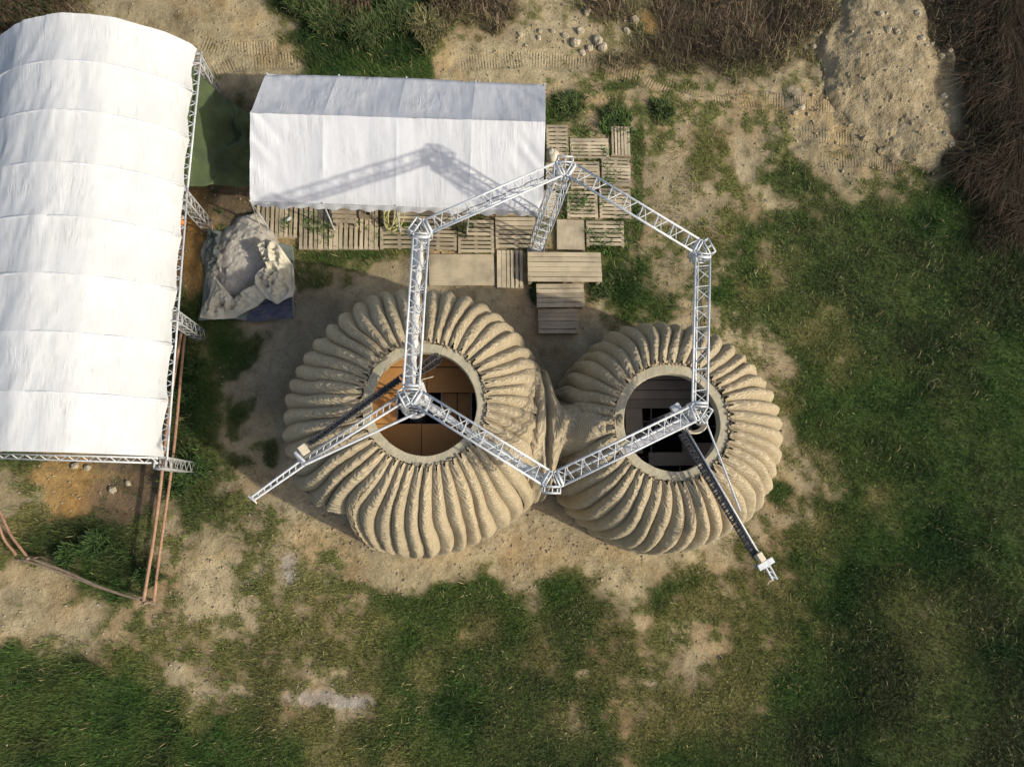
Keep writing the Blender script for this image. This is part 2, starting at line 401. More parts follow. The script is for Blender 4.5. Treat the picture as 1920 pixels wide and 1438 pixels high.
def ground_z(x, y):
    px, py = to_px(x, y)
    z = (fbm(x, y, 0.35, 3, 21) - .5) * 0.16 + (fbm(x, y, 3.0, 3, 5) - .5) * 0.05
    rough = sstep(1380, 1480, px) * (1 - sstep(300, 380, py))
    z = z + rough * (fbm(x, y, 1.4, 4, 31) - .4) * 0.35
    # brush banks along the top and right, shallow swell lower right
    z = z + 0.5 * sstep(0, 1, (fbm(x, y, .8, 3, 41))) * (sstep(1780, 1880, px) * (1 - sstep(420, 560, py)))
    z = z + 0.35 * np.exp(-(((px - 1760) / 200) ** 2 + ((py - 1230) / 220) ** 2))
    flat = np.exp(-(((px - 820) / 420) ** 2 + ((py - 560) / 330) ** 2) ** 2)
    return z * (1 - .85 * flat)

# tyre tracks: survey polylines (px,py), halfwidth m
TRK = [([(395, 135), (440, 118), (560, 112), (700, 118)], .28), ([(860, 118), (980, 112), (1100, 122), (1200, 145), (1265, 180), (1290, 220)], .28),
       ([(1330, 190), (1420, 185), (1560, 200), (1640, 240), (1680, 300)], .26), ([(1500, 250), (1600, 260), (1700, 290)], .28),
       ([(1230, 150), (1330, 175), (1450, 185)], .2), ([(380, 80), (430, 95), (520, 90)], .25), ([(1540, 300), (1620, 300), (1700, 320)], .25)]
def track(x, y):
    amp = np.zeros_like(x); uu = np.zeros_like(x)
    for pts, hw in TRK:
        q = [P(*p) for p in pts]; L = 0
        for a, b in zip(q[:-1], q[1:]):
            dx, dy = b.x - a.x, b.y - a.y; l = math.hypot(dx, dy)
            t = np.clip(((x - a.x) * dx + (y - a.y) * dy) / l / l, 0, 1)
            dd = np.hypot(x - a.x - t * dx, y - a.y - t * dy)
            w = 1 - sstep(hw * .8, hw * 1.1, dd); sel = w > amp
            amp = np.where(sel, w, amp); uu = np.where(sel, L + t * l, uu); L += l
    return amp, uu

# ------------------------------------------------------------------ ground
st = 0.055
xs = np.arange(-15.5, 16.5, st); ys = np.arange(-9.5, 15.5, st)
far = np.array([.3, 1, 3, 8, 20, 50, 110.])
xs = np.concatenate([xs[0] - far[::-1], xs, xs[-1] + far]); ys = np.concatenate([ys[0] - far[::-1], ys, ys[-1] + far])
X, Y = np.meshgrid(xs, ys, indexing='ij')
A = cover(X, Y); gz = ground_z(X, Y); ta, tu = track(X, Y)
gz = gz - .03 * ta
co = np.stack([X, Y, gz], -1)
vegd = vegmask(X, Y, A)
vmix = sstep(.25, .95, vegd)[..., None]
vcol = A[..., 4:7] * .55 + A[..., 7:10] * .45
col = A[..., 1:4] * (1 - vmix) + vcol * vmix
pat = (fbm(X, Y, .5, 5, 55) - .5)[..., None]; pt2 = (fbm(X, Y, 2.2, 5, 56) - .5)[..., None]
col = col * (1 + pat * .6 + pt2 * .7)
warm = np.clip((fbm(X, Y, .8, 4, 57) - .5) * 4, 0, 1)[..., None] * (1 - vmix)
col = col * (1 - warm * .45) + col * np.array([1.08, .86, .62]) * warm * .45
me_cols = np.clip(col, 0.01, 1).reshape(-1, 3)
ground = mesh('ground', co.reshape(-1, 3), grid_faces(len(xs), len(ys)), M['grass'], None, True, (0, 0, 0), me_cols)
ground['kind'] = 'structure'
for nm, arr in (('veg', np.clip(vegd, 0, 1)), ('trk', ta), ('tru', tu)):
    a = ground.data.attributes.new(nm, 'FLOAT', 'POINT'); a.data.foreach_set('value', arr.astype(np.float32).ravel())
m, t, b = new_mat('ground_soil')
ac = N(t, 'ShaderNodeAttribute', attribute_name='Col').outputs['Color']
av = N(t, 'ShaderNodeAttribute', attribute_name='veg').outputs['Fac']
at = N(t, 'ShaderNodeAttribute', attribute_name='trk').outputs['Fac']
au = N(t, 'ShaderNodeAttribute', attribute_name='tru').outputs['Fac']
n1 = noise(t, 14, 6, rough=.7); n2 = noise(t, 2.2, 6, rough=.65); n3 = noise(t, 45, 4, rough=.7)
col = mixc(t, ac, (0.55, 0.52, 0.46), math_n(t, 'MULTIPLY', ramp(t, n1, .35, .75), 1.0), 'MULTIPLY')
col = mixc(t, ac, col, .55)
col = mixc(t, col, (0.60, 0.57, 0.50), math_n(t, 'MULTIPLY', ramp(t, n3, .60, .80), .35))
dk = mixc(t, col, (.5, .47, .42), 1.0, 'MULTIPLY'); col = mixc(t, col, dk, math_n(t, 'MULTIPLY', ramp(t, n2, .5, .68), .6))
t.links.new(col, b.inputs['Base Color']); b.inputs['Roughness'].default_value = .95
b.inputs['Specular IOR Level'].default_value = 0.1
tr = math_n(t, 'MULTIPLY', math_n(t, 'SINE', math_n(t, 'MULTIPLY', au, 2 * PI / .09)), at)
tr = math_n(t, 'MULTIPLY', tr, ramp(t, noise(t, 3.0, 5, rough=.7), .58, .45))
p = bump(t, b, tr, .7, .022)
p = bump(t, b, n2, .8, .12, p); p = bump(t, b, n1, .8, .05, p)
bump(t, b, n3, .6, .02, p)
ground.data.materials[0] = m

# ------------------------------------------------------------------ clay house
house = thing('clay_house', P(1010, 860, 0), 'twin domed house of ribbed printed clay with two round roof openings', 'house')
def px2r(rpx, z): return rpx * (CH - z) / FPX

def dome(rimc, r_in, r_out, basec, rb, ztop, n, swirl, smooth_rng, door, label, seed, ph=0.0):
    cr = np.array([rimc.x, rimc.y]); cb = np.array([basec.x, basec.y])
    NV, NU = 84, 13
    def surf(th, v, off):
        """th: angle before bending, v 0 rim..1 ground, off: outward offset"""
        t_ = v * PI / 2
        s = np.sin(t_); r0 = r_out + .01
        bend = swirl * v ** 1.6
        thd = np.degrees(th) % 360
        if door:
            dth = (thd - door[0] + 180) % 360 - 180
            k = sstep(.34, .85, v)
            bend = bend + k * np.radians(17) * np.exp(-np.abs(np.maximum(dth - 14, 0) / 36) ** 1.3) * sstep(8, 14, dth) * (dth > 0)
            bend = bend - k * np.radians(5) * np.exp(-((dth + 14) / 20) ** 2) * (dth < 0)
        a = th + bend + .016 * np.sin(8 * v + 3.1 * np.sin(th * 3 + seed)) + .05 * (fbm(th * 2.2, v * 3.5, 1, 2, seed + 9) - .5) * sstep(0, .3, v)
        rbb = rb * (1 + .012 * np.sin(3 * th + seed) + .008 * np.sin(7 * th))
        r = r0 + (rbb - r0) * s + (fbm(a * 5, v * 7, 1, 3, seed) - .5) * .09 * sstep(0, .15, v)
        z = ztop * np.cos(t_) ** .82
        nr = s ** .7 * .9 + .1; nzv = np.cos(t_) * .95
        l = np.hypot(nr, nzv); r = r + off * nr / l; z = z + off * nzv / l
        f = np.clip(s, 0, 1)[..., None]
        c = cr * (1 - f) + cb * f
        return np.stack([c[..., 0] + r * np.cos(a), c[..., 1] + r * np.sin(a), z], -1)
    def vend(th):
        if not door: return np.ones_like(th)
        dth = (np.degrees(th) - door[0] + 180) % 360 - 180
        q_ = dth / door[1]
        return 1 - door[2] * np.clip(.62 + .40 * q_, 0, 1.0) * np.clip(1 - q_ ** 2, 0, 1) ** .16
    # inner shell
    nth = 160; th = np.linspace(0, 2 * PI, nth); v = np.linspace(0, 1, 40)
    T, V = np.meshgrid(th, v, indexing='ij'); V = V * vend(T)
    S = surf(T, V, -.26)
    shell = mesh('dome_shell', S.reshape(-1, 3), grid_faces(nth, 40), M['inner'], house, True)
    tag(shell, label)
    # ribs, one piece each
    for k in range(n):
        th0 = 2 * PI * (k + ph) / n; u = np.linspace(0, 1, NU); v = np.linspace(0, 1, NV)
        U, V = np.meshgrid(u, v, indexing='ij')
        T = th0 + U * 2 * PI / n
        V2 = V * vend(T)
        td = np.degrees(th0 + PI / n) % 360
        sm = 0.0
        if smooth_rng:
            dd = abs((td - smooth_rng[0] + 180) % 360 - 180)
            sm = float(1 - sstep(smooth_rng[1] * .7, smooth_rng[1] * 1.25, dd))
        rnd = random.uniform(.85, 1.15); rnd2 = random.uniform(-1, 1)
        A_ = (.095 + .080 * sstep(0, .45, V2) - .100 * sstep(.60, 1, V2)) * rnd
        A_ = A_ * (1 - sm * sstep(.18, .45, V2) * .8)
        lean = U + .10 * np.sin(PI * U) * rnd2
        prof = np.sin(PI * np.clip(lean, 0, 1)) ** .80
        off = A_ * prof
        S0z = ztop * np.cos(V2 * PI / 2) ** .82
        # coarse printing steps and drips
        off = off + (fbm(T * 60, V2 * 34, 1, 3, seed + 3) - .5) * .050 * prof + .010 * np.sin(S0z * 2 * PI / .085 + 5 * fbm(T * 8, V2 * 3, 1, 2, seed)) * prof
        off = off + sm * sstep(.2, .5, V2) * (.10 + (fbm(T * 9, V2 * 7, 1, 3, seed + 5) - .5) * .30) * 1.0
        S = surf(T, V2, off)
        keep = np.ones((NU - 1, NV - 1), bool)
        c0 = (NU - 1) // 2
        if random.random() < .9:
            keep[c0 - 2:c0 + 2, 0] = False; keep[c0 - 1:c0 + 1, 1] = False
            if random.random() < .5: keep[c0 - 1:c0 + 1, 2] = False
        mesh('rib', S.reshape(-1, 3), grid_faces(NU, NV, 0, keep), M['clay'], shell, True)
    # lining of the doorway edge
    if door:
        ths = np.radians(np.linspace(door[0] - door[1], door[0] + door[1], 40))
        a = surf(ths, vend(ths), 0.06); b2 = surf(ths, vend(ths), -.27)
        mesh('arch_lining', np.concatenate([a, b2]), [(i, i + 1, 41 + i, 40 + i) for i in range(39)], M['inner'], house, True)
    # cast rim
    na = 96; vs = []; fs = []
    prof = [(r_out, ztop - .15), (r_out - .004, ztop - .01), (r_out - .01, ztop), (r_in + .012, ztop), (r_in, ztop - .01), (r_in + .01, ztop - .30), (r_out - .02, ztop - .32)]
    for i in range(na):
        a = 2 * PI * i / na
        jj = 1 + .006 * math.sin(a * 5 + seed) + .008 * (float(vnoise(np.array(a * 9.), np.array(seed * 1.), 3)) - .5)
        for (r, z) in prof: vs.append((cr[0] + r * jj * math.cos(a), cr[1] + r * jj * math.sin(a), z))
    k = len(prof)
    for i in range(na):
        for j in range(k):
            fs.append((i * k + j, ((i + 1) % na) * k + j, ((i + 1) % na) * k + (j + 1) % k, i * k + (j + 1) % k))
    mesh('roof_rim', vs, fs, M['ring'], house, False)
    # crumbly mortar packed between rim and ribs
    mb = MB()
    for i in range(420):
        a = random.uniform(0, 2 * PI); r = r_out + random.uniform(-.02, .07); s = random.uniform(.015, .055)
        mb.box((cr[0] + r * math.cos(a), cr[1] + r * math.sin(a), ztop - .01 + random.uniform(0, .05)), (s, s, s), random.random() * 3)
    o = mb.build('mortar_crumbs', M['clay'], house); o['kind'] = 'stuff'
    return surf

ZL, ZR = 4.20, 4.15
cL = P(796, 756, ZL); cR = P(1260, 791, ZR)
bL = P(790, 797, 1.0); bR = P(1232, 824, 1.0)
sL = dome(cL, px2r(98, ZL), px2r(116, ZL), bL, px2r(241, 1.0), ZL, 48, -.10, (-4, 30), (220, 17, .60), 'left dome shell, ribs cut off above a doorway', 3)
sR = dome(cR, px2r(95, ZR), px2r(114, ZR), bR, px2r(210, 1.0), ZR, 44, -.12, (184, 24), None, 'right dome shell, the smaller one', 8, .3)

# vault joining the domes
nu, nv = 80, 80
a0 = P(930, 795, 3.2); a1 = P(1155, 800, 3.6)
U, V = np.meshgrid(np.linspace(0, 1, nu), np.linspace(0, 1, nv), indexing='ij')
ang = V * PI
hw = 1.95 - 1.15 * sstep(.44, .58, U) - .1 * sstep(.75, 1, U)
hz = 3.45 + .25 * sstep(.2, .5, U) + .45 * sstep(.5, .9, U)
lump = (fbm(U * 7, V * 7, 1, 4, 4) - .5)
crease = -.22 * np.exp(-((U - .43) / .02) ** 2) - .08 * np.exp(-((U - .25 - .05 * np.cos(ang)) / .02) ** 2)
rip = .05 * np.sin(U * 26 + 4 * np.cos(ang)) * (U > .1)
hz = hz + crease * np.sin(ang) ** .4 + lump * .42 + rip + (fbm(U * 30, V * 26, 1, 3, 14) - .5) * .10; hw = hw + crease + lump * .3
ca = np.cos(ang); sa = np.abs(np.sin(ang))
vx = a0.x + (a1.x - a0.x) * U + lump * .05; vy = a0.y + (a1.y - a0.y) * U - hw * np.sign(ca) * np.abs(ca) ** .85
vz = hz * sa ** .62
mesh('joining_vault', np.stack([vx, vy, vz], -1).reshape(-1, 3), grid_faces(nu, nv), M['clay'], house, True)

# door in the left dome
dc = Vector((bL.x, bL.y, 0)); ang = math.radians(219)
dpos = dc + Vector((math.cos(ang), math.sin(ang), 0)) * 2.45
dr = box('glazed_door', dpos + Vector((0, 0, 1.1)), (.06, 1.9, 2.2), ang, M['glass'], house)
for s_ in (-.97, 0, .97):
    q = dpos + Vector((-math.sin(ang), math.cos(ang), 0)) * s_
    box('door_frame', q + Vector((math.cos(ang) * .05, math.sin(ang) * .05, 1.12)), (.08, .08, 2.26), ang, M['ply_pale'], house)

# floors and working decks seen through the roof openings
def disc(name, c, r, z, mat, parent):
    n = 48; vs = [(c.x + r * math.cos(2 * PI * i / n), c.y + r * math.sin(2 * PI * i / n), z) for i in range(n)]
    return mesh(name, vs, [tuple(range(n))], mat, parent)
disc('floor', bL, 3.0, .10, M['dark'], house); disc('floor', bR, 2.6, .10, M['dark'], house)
def panel(name, x0, y0, x1, y1, z, mat, parent, th=.03, rz=0.0):
    a = P(x0, y0, z); b_ = P(x1, y1, z); c = (a + b_) / 2
    return box(name, (c.x, c.y, z - th / 2), (abs(b_.x - a.x) - .008, abs(b_.y - a.y) - .008, th), rz, mat, parent)
zd = 3.0
deckL = thing('working_deck', P(796, 756, 0), 'orange plywood working deck inside the larger left dome', 'scaffold deck')
for r in [(655, 640, 790, 688), (791, 640, 930, 688), (655, 689, 800, 736), (801, 689, 930, 736), (655, 737, 744, 794), (655, 795, 790, 880), (791, 795, 930, 880)]:
    panel('plywood_sheet', *r, zd, M['ply_warm'], deckL)
panel('plywood_sheet', 829, 737, 857, 794, zd - .25, M['ply_warm'], deckL); panel('plywood_sheet', 858, 737, 884, 794, zd - .25, M['ply_warm'], deckL)
for (x0, y0, x1, y1) in [(745, 736, 745, 796), (828, 736, 828, 796), (745, 796, 884, 796), (884, 736, 884, 796), (745, 766, 828, 766)]:
    rod('scaffold_tube', P(x0, y0, zd - .1), P(x1, y1, zd - .1), .022, M['metal_dark'], deckL)
for (x, y) in [(680, 690), (744, 797), (828, 797), (900, 700), (884, 797)]:
    q = P(x, y, zd - .05); rod('scaffold_leg', (q.x, q.y, .1), q, .024, M['metal_dark'], deckL)
zd = 2.35
deckR = thing('working_deck', P(1258, 790, 0), 'grey beige board working deck inside the smaller right dome', 'scaffold deck')
for r in [(1120, 680, 1400, 712), (1120, 713, 1400, 731), (1120, 732, 1400, 748), (1120, 749, 1400, 765), (1172, 766, 1206, 812), (1172, 813, 1206, 850), (1276, 778, 1300, 848), (1216, 848, 1370, 872), (1300, 830, 1345, 848)]:
    panel('deck_board', *r, zd, M['ply_pale'], deckR)
for (x0, y0, x1, y1) in [(1162, 766, 1162, 850), (1221, 766, 1221, 850), (1206, 790, 1276, 790), (1345, 766, 1345, 850), (1300, 800, 1400, 800), (1216, 880, 1216, 910), (1275, 872, 1275, 910), (1221, 820, 1276, 770)]:
    rod('scaffold_tube', P(x0, y0, zd - .1), P(x1, y1, zd - .1), .022, M['metal_dark'], deckR)
for (x, y) in [(1165, 760), (1221, 855), (1345, 860), (1360, 740)]:
    q = P(x, y, zd - .05); rod('scaffold_leg', (q.x, q.y, .1), q, .024, M['metal_dark'], deckR)

# ------------------------------------------------------------------ printing crane
HV = 5.45
crane = thing('printing_crane', P(1040, 640, 0), 'large galvanised lattice crane ring standing over both ribbed clay domes', 'crane')
Vp = [P(1060, 312, HV), P(790, 430, HV), P(770, 738, HV), P(1036, 903, HV), P(1312, 770, HV), P(1318, 468, HV)]
WT, DT = .345, .34
def tri_truss(a, b, n, parent, inset=.19):
    t = (b - a).normalized(); s = t.cross(Vector((0, 0, 1))).normalized(); Zv = Vector((0, 0, 1))
    a = a + t * inset; b = b - t * inset
    L = (b - a).length
    off = [s * (WT / 2), -s * (WT / 2), -Zv * DT]
    mb = MB()
    for o in off: mb.tube([a + o, b + o], .027, 8)
    for e in (a, b):
        for i in range(3): mb.tube([e + off[i], e + off[(i + 1) % 3]], .024, 8)
    seg = mb.build('truss_segment', M['metal'], parent, True)
    for (i, j) in ((0, 1), (1, 2), (2, 0)):
        for k in range(n):
            f0, f1 = k / n, (k + 1) / n
            if k % 2 == 0: p, q = a + t * L * f0 + off[i], a + t * L * (f0 + .62 / n) + off[j] + t * (L * .38 / n)
            else: p, q = a + t * L * f0 + off[j], a + t * L * f1 + off[i] - t * (L * .72 / n)
            rod('brace', p, q, .0115, M['metal'], seg)
    return seg
nb = [16, 14, 14, 16, 14, 16]
for i in range(6): tri_truss(Vp[i], Vp[(i + 1) % 6], nb[i], crane)
for i in range(6):
    v = Vp[i]; d1 = (Vp[i - 1] - v).normalized(); d2 = (Vp[(i + 1) % 6] - v).normalized()
    dirs = [d1, d2, -(d1 + d2).normalized()]
    mb = MB(); rr = .021; h = .40; up = Vector((0, 0, .02))
    for kk, dv in enumerate(dirs):
        s = dv.cross(Vector((0, 0, 1))).normalized()
        prev = None
        for dist in ((.10, .17) if kk < 2 else (.10, .235)):
            c = v + dv * dist; w_ = WT / 2
            q = [c + s * w_ + up, c - s * w_ + up, c - s * w_ - Vector((0, 0, h)), c + s * w_ - Vector((0, 0, h))]
            for a_, b_ in zip(q, q[1:] + q[:1]): mb.tube([a_, b_], rr, 6)
            if kk == 2: mb.tube([(q[0] + q[1]) / 2, (q[2] + q[3]) / 2], .015, 6)
            if prev:
                for a_, b_ in zip(prev, q): mb.tube([a_, b_], rr * .9, 6)
                if kk == 2: mb.tube([(prev[0] + prev[1]) / 2, (q[0] + q[1]) / 2], .015, 6)
            prev = q
    mb.build('corner_joint', M['metal'], crane, True)
def column(v, z0, z1, w, parent, n=11):
    mb = MB(); offs = [Vector((sx * w / 2, sy * w / 2, 0)) for sx, sy in ((-1, -1), (1, -1), (1, 1), (-1, 1))]
    for o in offs: mb.tube([Vector((v.x, v.y, z0)) + o, Vector((v.x, v.y, z1)) + o], .024, 8)
    mb.box((v.x, v.y, z0 + .02), (w * 1.5, w * 1.5, .04))
    cseg = mb.build('column', M['metal'], parent, True)
    for f in range(4):
        for k in range(n):
            za, zb = z0 + (z1 - z0) * k / n, z0 + (z1 - z0) * (k + 1) / n
            a_, b_ = offs[f], offs[(f + 1) % 4]
            if k % 2: a_, b_ = b_, a_
            rod('brace', Vector((v.x, v.y, za)) + a_, Vector((v.x, v.y, zb)) + b_, .011, M['metal'], cseg)
column(Vp[0] + Vector((-.02, -.05, 0)), 0, HV - .4, .36, crane, 20)
column(Vp[2], .1, HV - .4, .30, crane, 18)
column(Vp[4], .1, HV - .4, .30, crane, 18)

def sleeve(a, b, w, h, mat, name, side=0.0):
    t = (b - a).normalized(); s = t.cross(Vector((0, 0, 1))).normalized()
    n, k = 60, 10; L = (b - a).length; vs = []
    for i in range(n):
        f = i / (n - 1); c = a + t * L * f + s * side - Vector((0, 0, .10 * math.sin(PI * f)))
        jit = .55 + .8 * float(fbm(np.array(f * 20.), np.array(side * 10 + 3.), 1, 2, 9))
        for j in range(k):
            an = 2 * PI * j / k; vs.append(c + s * (math.cos(an) * w / 2 * jit) + Vector((0, 0, math.sin(an) * h / 2 * jit)))
    fs = [(i * k + j, i * k + (j + 1) % k, (i + 1) * k + (j + 1) % k, (i + 1) * k + j) for i in range(n - 1) for j in range(k)]
    return mesh(name, [tuple(x) for x in vs], fs, mat, crane, True)
dz = Vector((0, 0, -.28))
sleeve(P(786, 450, HV - .2), P(769, 728, HV - .2), .20, .12, M['white_sleeve'], 'hose_sleeve')
sleeve(P(785, 748, HV - .3), P(1022, 900, HV - .3), .17, .10, M['white_sleeve'], 'hose_sleeve')
sleeve(P(1300, 780, HV - .32), P(1172, 845, HV - .32), .24, .06, M['grey_sleeve'], 'cable_tray')

def chain(name, pts, w, h, mat, parent, step=.085):
    """drag chain: black side plates with open cross links"""
    Ls = [0]
    for a_, b_ in zip(pts[:-1], pts[1:]): Ls.append(Ls[-1] + (b_ - a_).length)
    nL = int(Ls[-1] / step); mb = MB()
    def at(x):
        for i in range(len(Ls) - 1):
            if x <= Ls[i + 1] or i == len(Ls) - 2:
                return pts[i].lerp(pts[i + 1], (x - Ls[i]) / (Ls[i + 1] - Ls[i]))
    for k in range(nL):
        a_, b_ = at(k * step), at((k + .8) * step); t = (b_ - a_); c = (a_ + b_) / 2
        t.normalize(); s = t.cross(Vector((0, 0, 1)))
        if s.length < .3: s = Vector((t.y, -t.x, 0)) if abs(t.x) + abs(t.y) > .01 else Vector((1, 0, 0))
        s.normalize()
        for sg in (-1, 1): mb.tube([a_ + s * w / 2 * sg, b_ + s * w / 2 * sg], h / 2, 4)
        mb.tube([c - s * w / 2, c + s * w / 2], h * .38, 4)
        if k % 2: mb.tube([a_ - s * w / 2, a_ + s * w / 2], h * .38, 4)
    return mb.build(name, mat, parent)
# left arm
ZA = 4.72
mb = MB()
mb.tube([P(756, 738, ZA), P(558, 866, ZA)], .034, 8); mb.tube([P(766, 748, ZA), P(566, 872, ZA)], .030, 8)
mb.tube([P(756, 738, ZA), P(558, 866, ZA)], .034, 8)
armL = mb.build('crane_arm', M['metal'], crane, True); tag(armL, 'left arm reaching out over the door side')
a1, a2 = P(566, 862, ZA), P(472, 931, ZA); b1, b2 = P(571, 872, ZA), P(478, 936, ZA)
rod('boom_rail', a1, a2, .026, M['metal'], armL); rod('boom_rail', b1, b2, .026, M['metal'], armL)
for k in range(9):
    f = k / 8; rod('brace', a1.lerp(a2, f), b1.lerp(b2, min(1, f + .06)), .014, M['metal'], armL)
for k in range(16):
    f = k / 16; p0, p1 = P(756, 738, ZA).lerp(P(558, 866, ZA), f), P(766, 748, ZA).lerp(P(566, 872, ZA), f + 1 / 16)
    rod('brace', p0, p1, .012, M['metal'], armL)
rod('stay_rod', P(781, 774, ZA + .05), P(572, 871, ZA + .03), .030, M['metal'], armL)
rod('tip_hook', P(474, 932, ZA), P(481, 944, ZA - .1), .016, M['cream'], armL)
rod('tip_bar', P(466, 930, ZA), P(478, 940, ZA), .022, M['metal'], armL)
c = P(570, 843, ZA + .12); box('motor_box', c, (.17, .20, .16), math.radians(35), M['cream'], armL)
c = P(561, 856, ZA + .08); box('drive_plate', c, (.12, .26, .07), math.radians(35), M['metal_dark'], armL)
rod('drive_shaft', P(553, 848, ZA + .1), P(571, 866, ZA + .1), .035, M['metal'], armL)
chain('cable_chain', [P(786, 686, ZA + .12), P(748, 712, ZA + .12), P(700, 746, ZA + .12), P(578, 833, ZA + .12)], .115, .05, M['black'], armL)
box('chain_tray', (P(748, 712, ZA).lerp(P(578, 833, ZA), .5)) + Vector((0, 0, .05)), ((P(748, 712, ZA) - P(578, 833, ZA)).length, .115, .015), math.atan2((P(748, 712, ZA) - P(578, 833, ZA)).y, (P(748, 712, ZA) - P(578, 833, ZA)).x), M['black'], armL)
# loop of chain and hose behind the corner joint
lp = []
pa, pb = P(775, 702, ZA + .1), P(812, 677, ZA + .1)
sd = (pb - pa).normalized()
for i in range(13):
    a = -PI / 2 + PI * i / 12
    lp.append(pb + sd * (.16 * math.cos(a)) + Vector((sd.y, -sd.x, 0)) * (.05 * -math.sin(a)) + Vector((0, 0, .16 * math.sin(a))))
chain('chain_loop', [pa + Vector((0, 0, -.18))] + lp + [pa + Vector((0, 0, .18))], .11, .045, M['black'], armL, .07)
rod('curved_pipe', P(790, 712, ZA - .2), P(812, 706, ZA - .1), .014, M['cream'], armL)
mb = MB(); v = P(778, 757, ZA - .2)
mb.tube([v + Vector((.30 * math.cos(a), .30 * math.sin(a), 0)) for a in np.linspace(0, 2 * PI, 28, endpoint=False)], .045, 8, True)
mb.tube([v + Vector((.24 * math.cos(a), .24 * math.sin(a), -.1)) for a in np.linspace(0, 2 * PI, 28, endpoint=False)], .03, 8, True)
mb.build('slewing_ring', M['white_sleeve'], armL, True)
mb = MB(); mb.tube([P(783, 712, ZA + .05), P(790, 722, ZA + .02), P(797, 745, ZA), P(796, 760, ZA - .1)], .07, 10); mb.build('wrapped_hose', M['white_sleeve'], armL, True)
# right arm
mb = MB()
mb.tube([P(1288, 806, ZA), P(1428, 1046, ZA)], .024, 8)
mb.tube([P(1281, 811, ZA), P(1421, 1050, ZA)], .020, 8)
armR = mb.build('crane_arm', M['metal'], crane, True); tag(armR, 'right arm reaching out over the grass')
chain('cable_chain', [P(1277, 812, ZA + .05), P(1350, 934, ZA + .05), P(1418, 1046, ZA + .05)], .12, .05, M['black'], armR)
q0, q1 = P(1285, 812, ZA - .06), P(1421, 1044, ZA - .06)
box('chain_tray', (q0 + q1) / 2, ((q1 - q0).length, .10, .02), math.atan2((q1 - q0).y, (q1 - q0).x), M['black'], armR)
rod('stay_rod', P(1322, 786, ZA + .1), P(1388, 958, ZA + .03), .024, M['metal'], armR)
box('motor_box', P(1426, 1044, ZA + .1), (.13, .20, .14), math.radians(30), M['cream'], armR)
box('drive_plate', P(1436, 1057, ZA + .06), (.40, .13, .06), math.radians(28), M['metal'], armR)
box('drive_plate', P(1424, 1062, ZA - .02), (.25, .08, .06), math.radians(-12), M['metal_dark'], armR)
rod('boom_rail', P(1431, 1055, ZA), P(1449, 1088, ZA), .026, M['metal'], armR); rod('boom_rail', P(1440, 1055, ZA), P(1457, 1086, ZA), .026, M['metal'], armR)
for k in range(3): rod('brace', P(1433 + 6 * k, 1060 + 10 * k, ZA), P(1446 + 5 * k, 1064 + 10 * k, ZA), .014, M['metal'], armR)
mb = MB(); mb.tube([P(1447, 1088, ZA), P(1442, 1090, ZA - .05), P(1439, 1096, ZA - .1)], .014, 6); mb.build('tip_hook', M['cream'], armR, True)
mb = MB(); v = P(1300, 792, ZA - .1)
for kk in range(5):
    ph = kk * .9
    mb.tube([v + Vector(((.24 + .02 * kk) * math.cos(a) + .02 * math.sin(ph), (.20 + .015 * kk) * math.sin(a), .03 * kk - .06)) for a in np.linspace(0, 2 * PI, 26, endpoint=False)], .020, 6, True)
mb.build('hose_coil', M['cream'], armR, True)
box('control_box', P(1268, 767, ZA - .2), (.24, .22, .12), math.radians(-60), M['metal'], armR)
mb = MB()
for kk in range(14):
    a_ = P(1280 + random.uniform(-12, 14), 805 + random.uniform(-8, 8), ZA - .1); mb.tube([a_, a_ + Vector((random.uniform(-.1, .1), random.uniform(-.1, .1), random.uniform(-.08, .1)))], .016, 5)
mb.build('valve_block', M['metal_dark'], armR)
rod('thin_cable', P(1270, 815, ZA - .1), P(1308, 872, ZA - .4), .006, M['black'], armR)

for (i0_, i1_, off_) in ((0, 1, .10), (1, 2, -.12), (4, 5, .11), (3, 4, -.12)):
    pts = []
    for k in range(25):
        f = .06 + .88 * k / 24; q = Vp[i0_].lerp(Vp[i1_], f); tt = (Vp[i1_] - Vp[i0_]).normalized(); ss = tt.cross(Vector((0, 0, 1)))
        pts.append(q + ss * (off_ + .025 * math.sin(k * 1.7)) + Vector((0, 0, -.30 - .05 * abs(math.sin(k * .9)))))
    mb = MB(); mb.tube(pts, .011, 5); mb.build('power_cable', M['black'], crane, True)

# ------------------------------------------------------------------ arched tent (left)
ZE, ZC = 2.5, 4.0
tentA = thing('arched_tent', P(200, 450, 0), 'large white arched tent on lattice towers with long barrel roof', 'tent')
cT, cB = P(118, 24, ZC), P(10, 846, ZC)
eT, eB = P(366, 84, ZE), P(303, 856, ZE)
axis = (cB - cT).normalized()
rowy = [24, 112, 205, 303, 403, 511, 620, 733, 846]
nu, nv = 14, 90
prev = 0.0
Ltot = (cB - cT).length
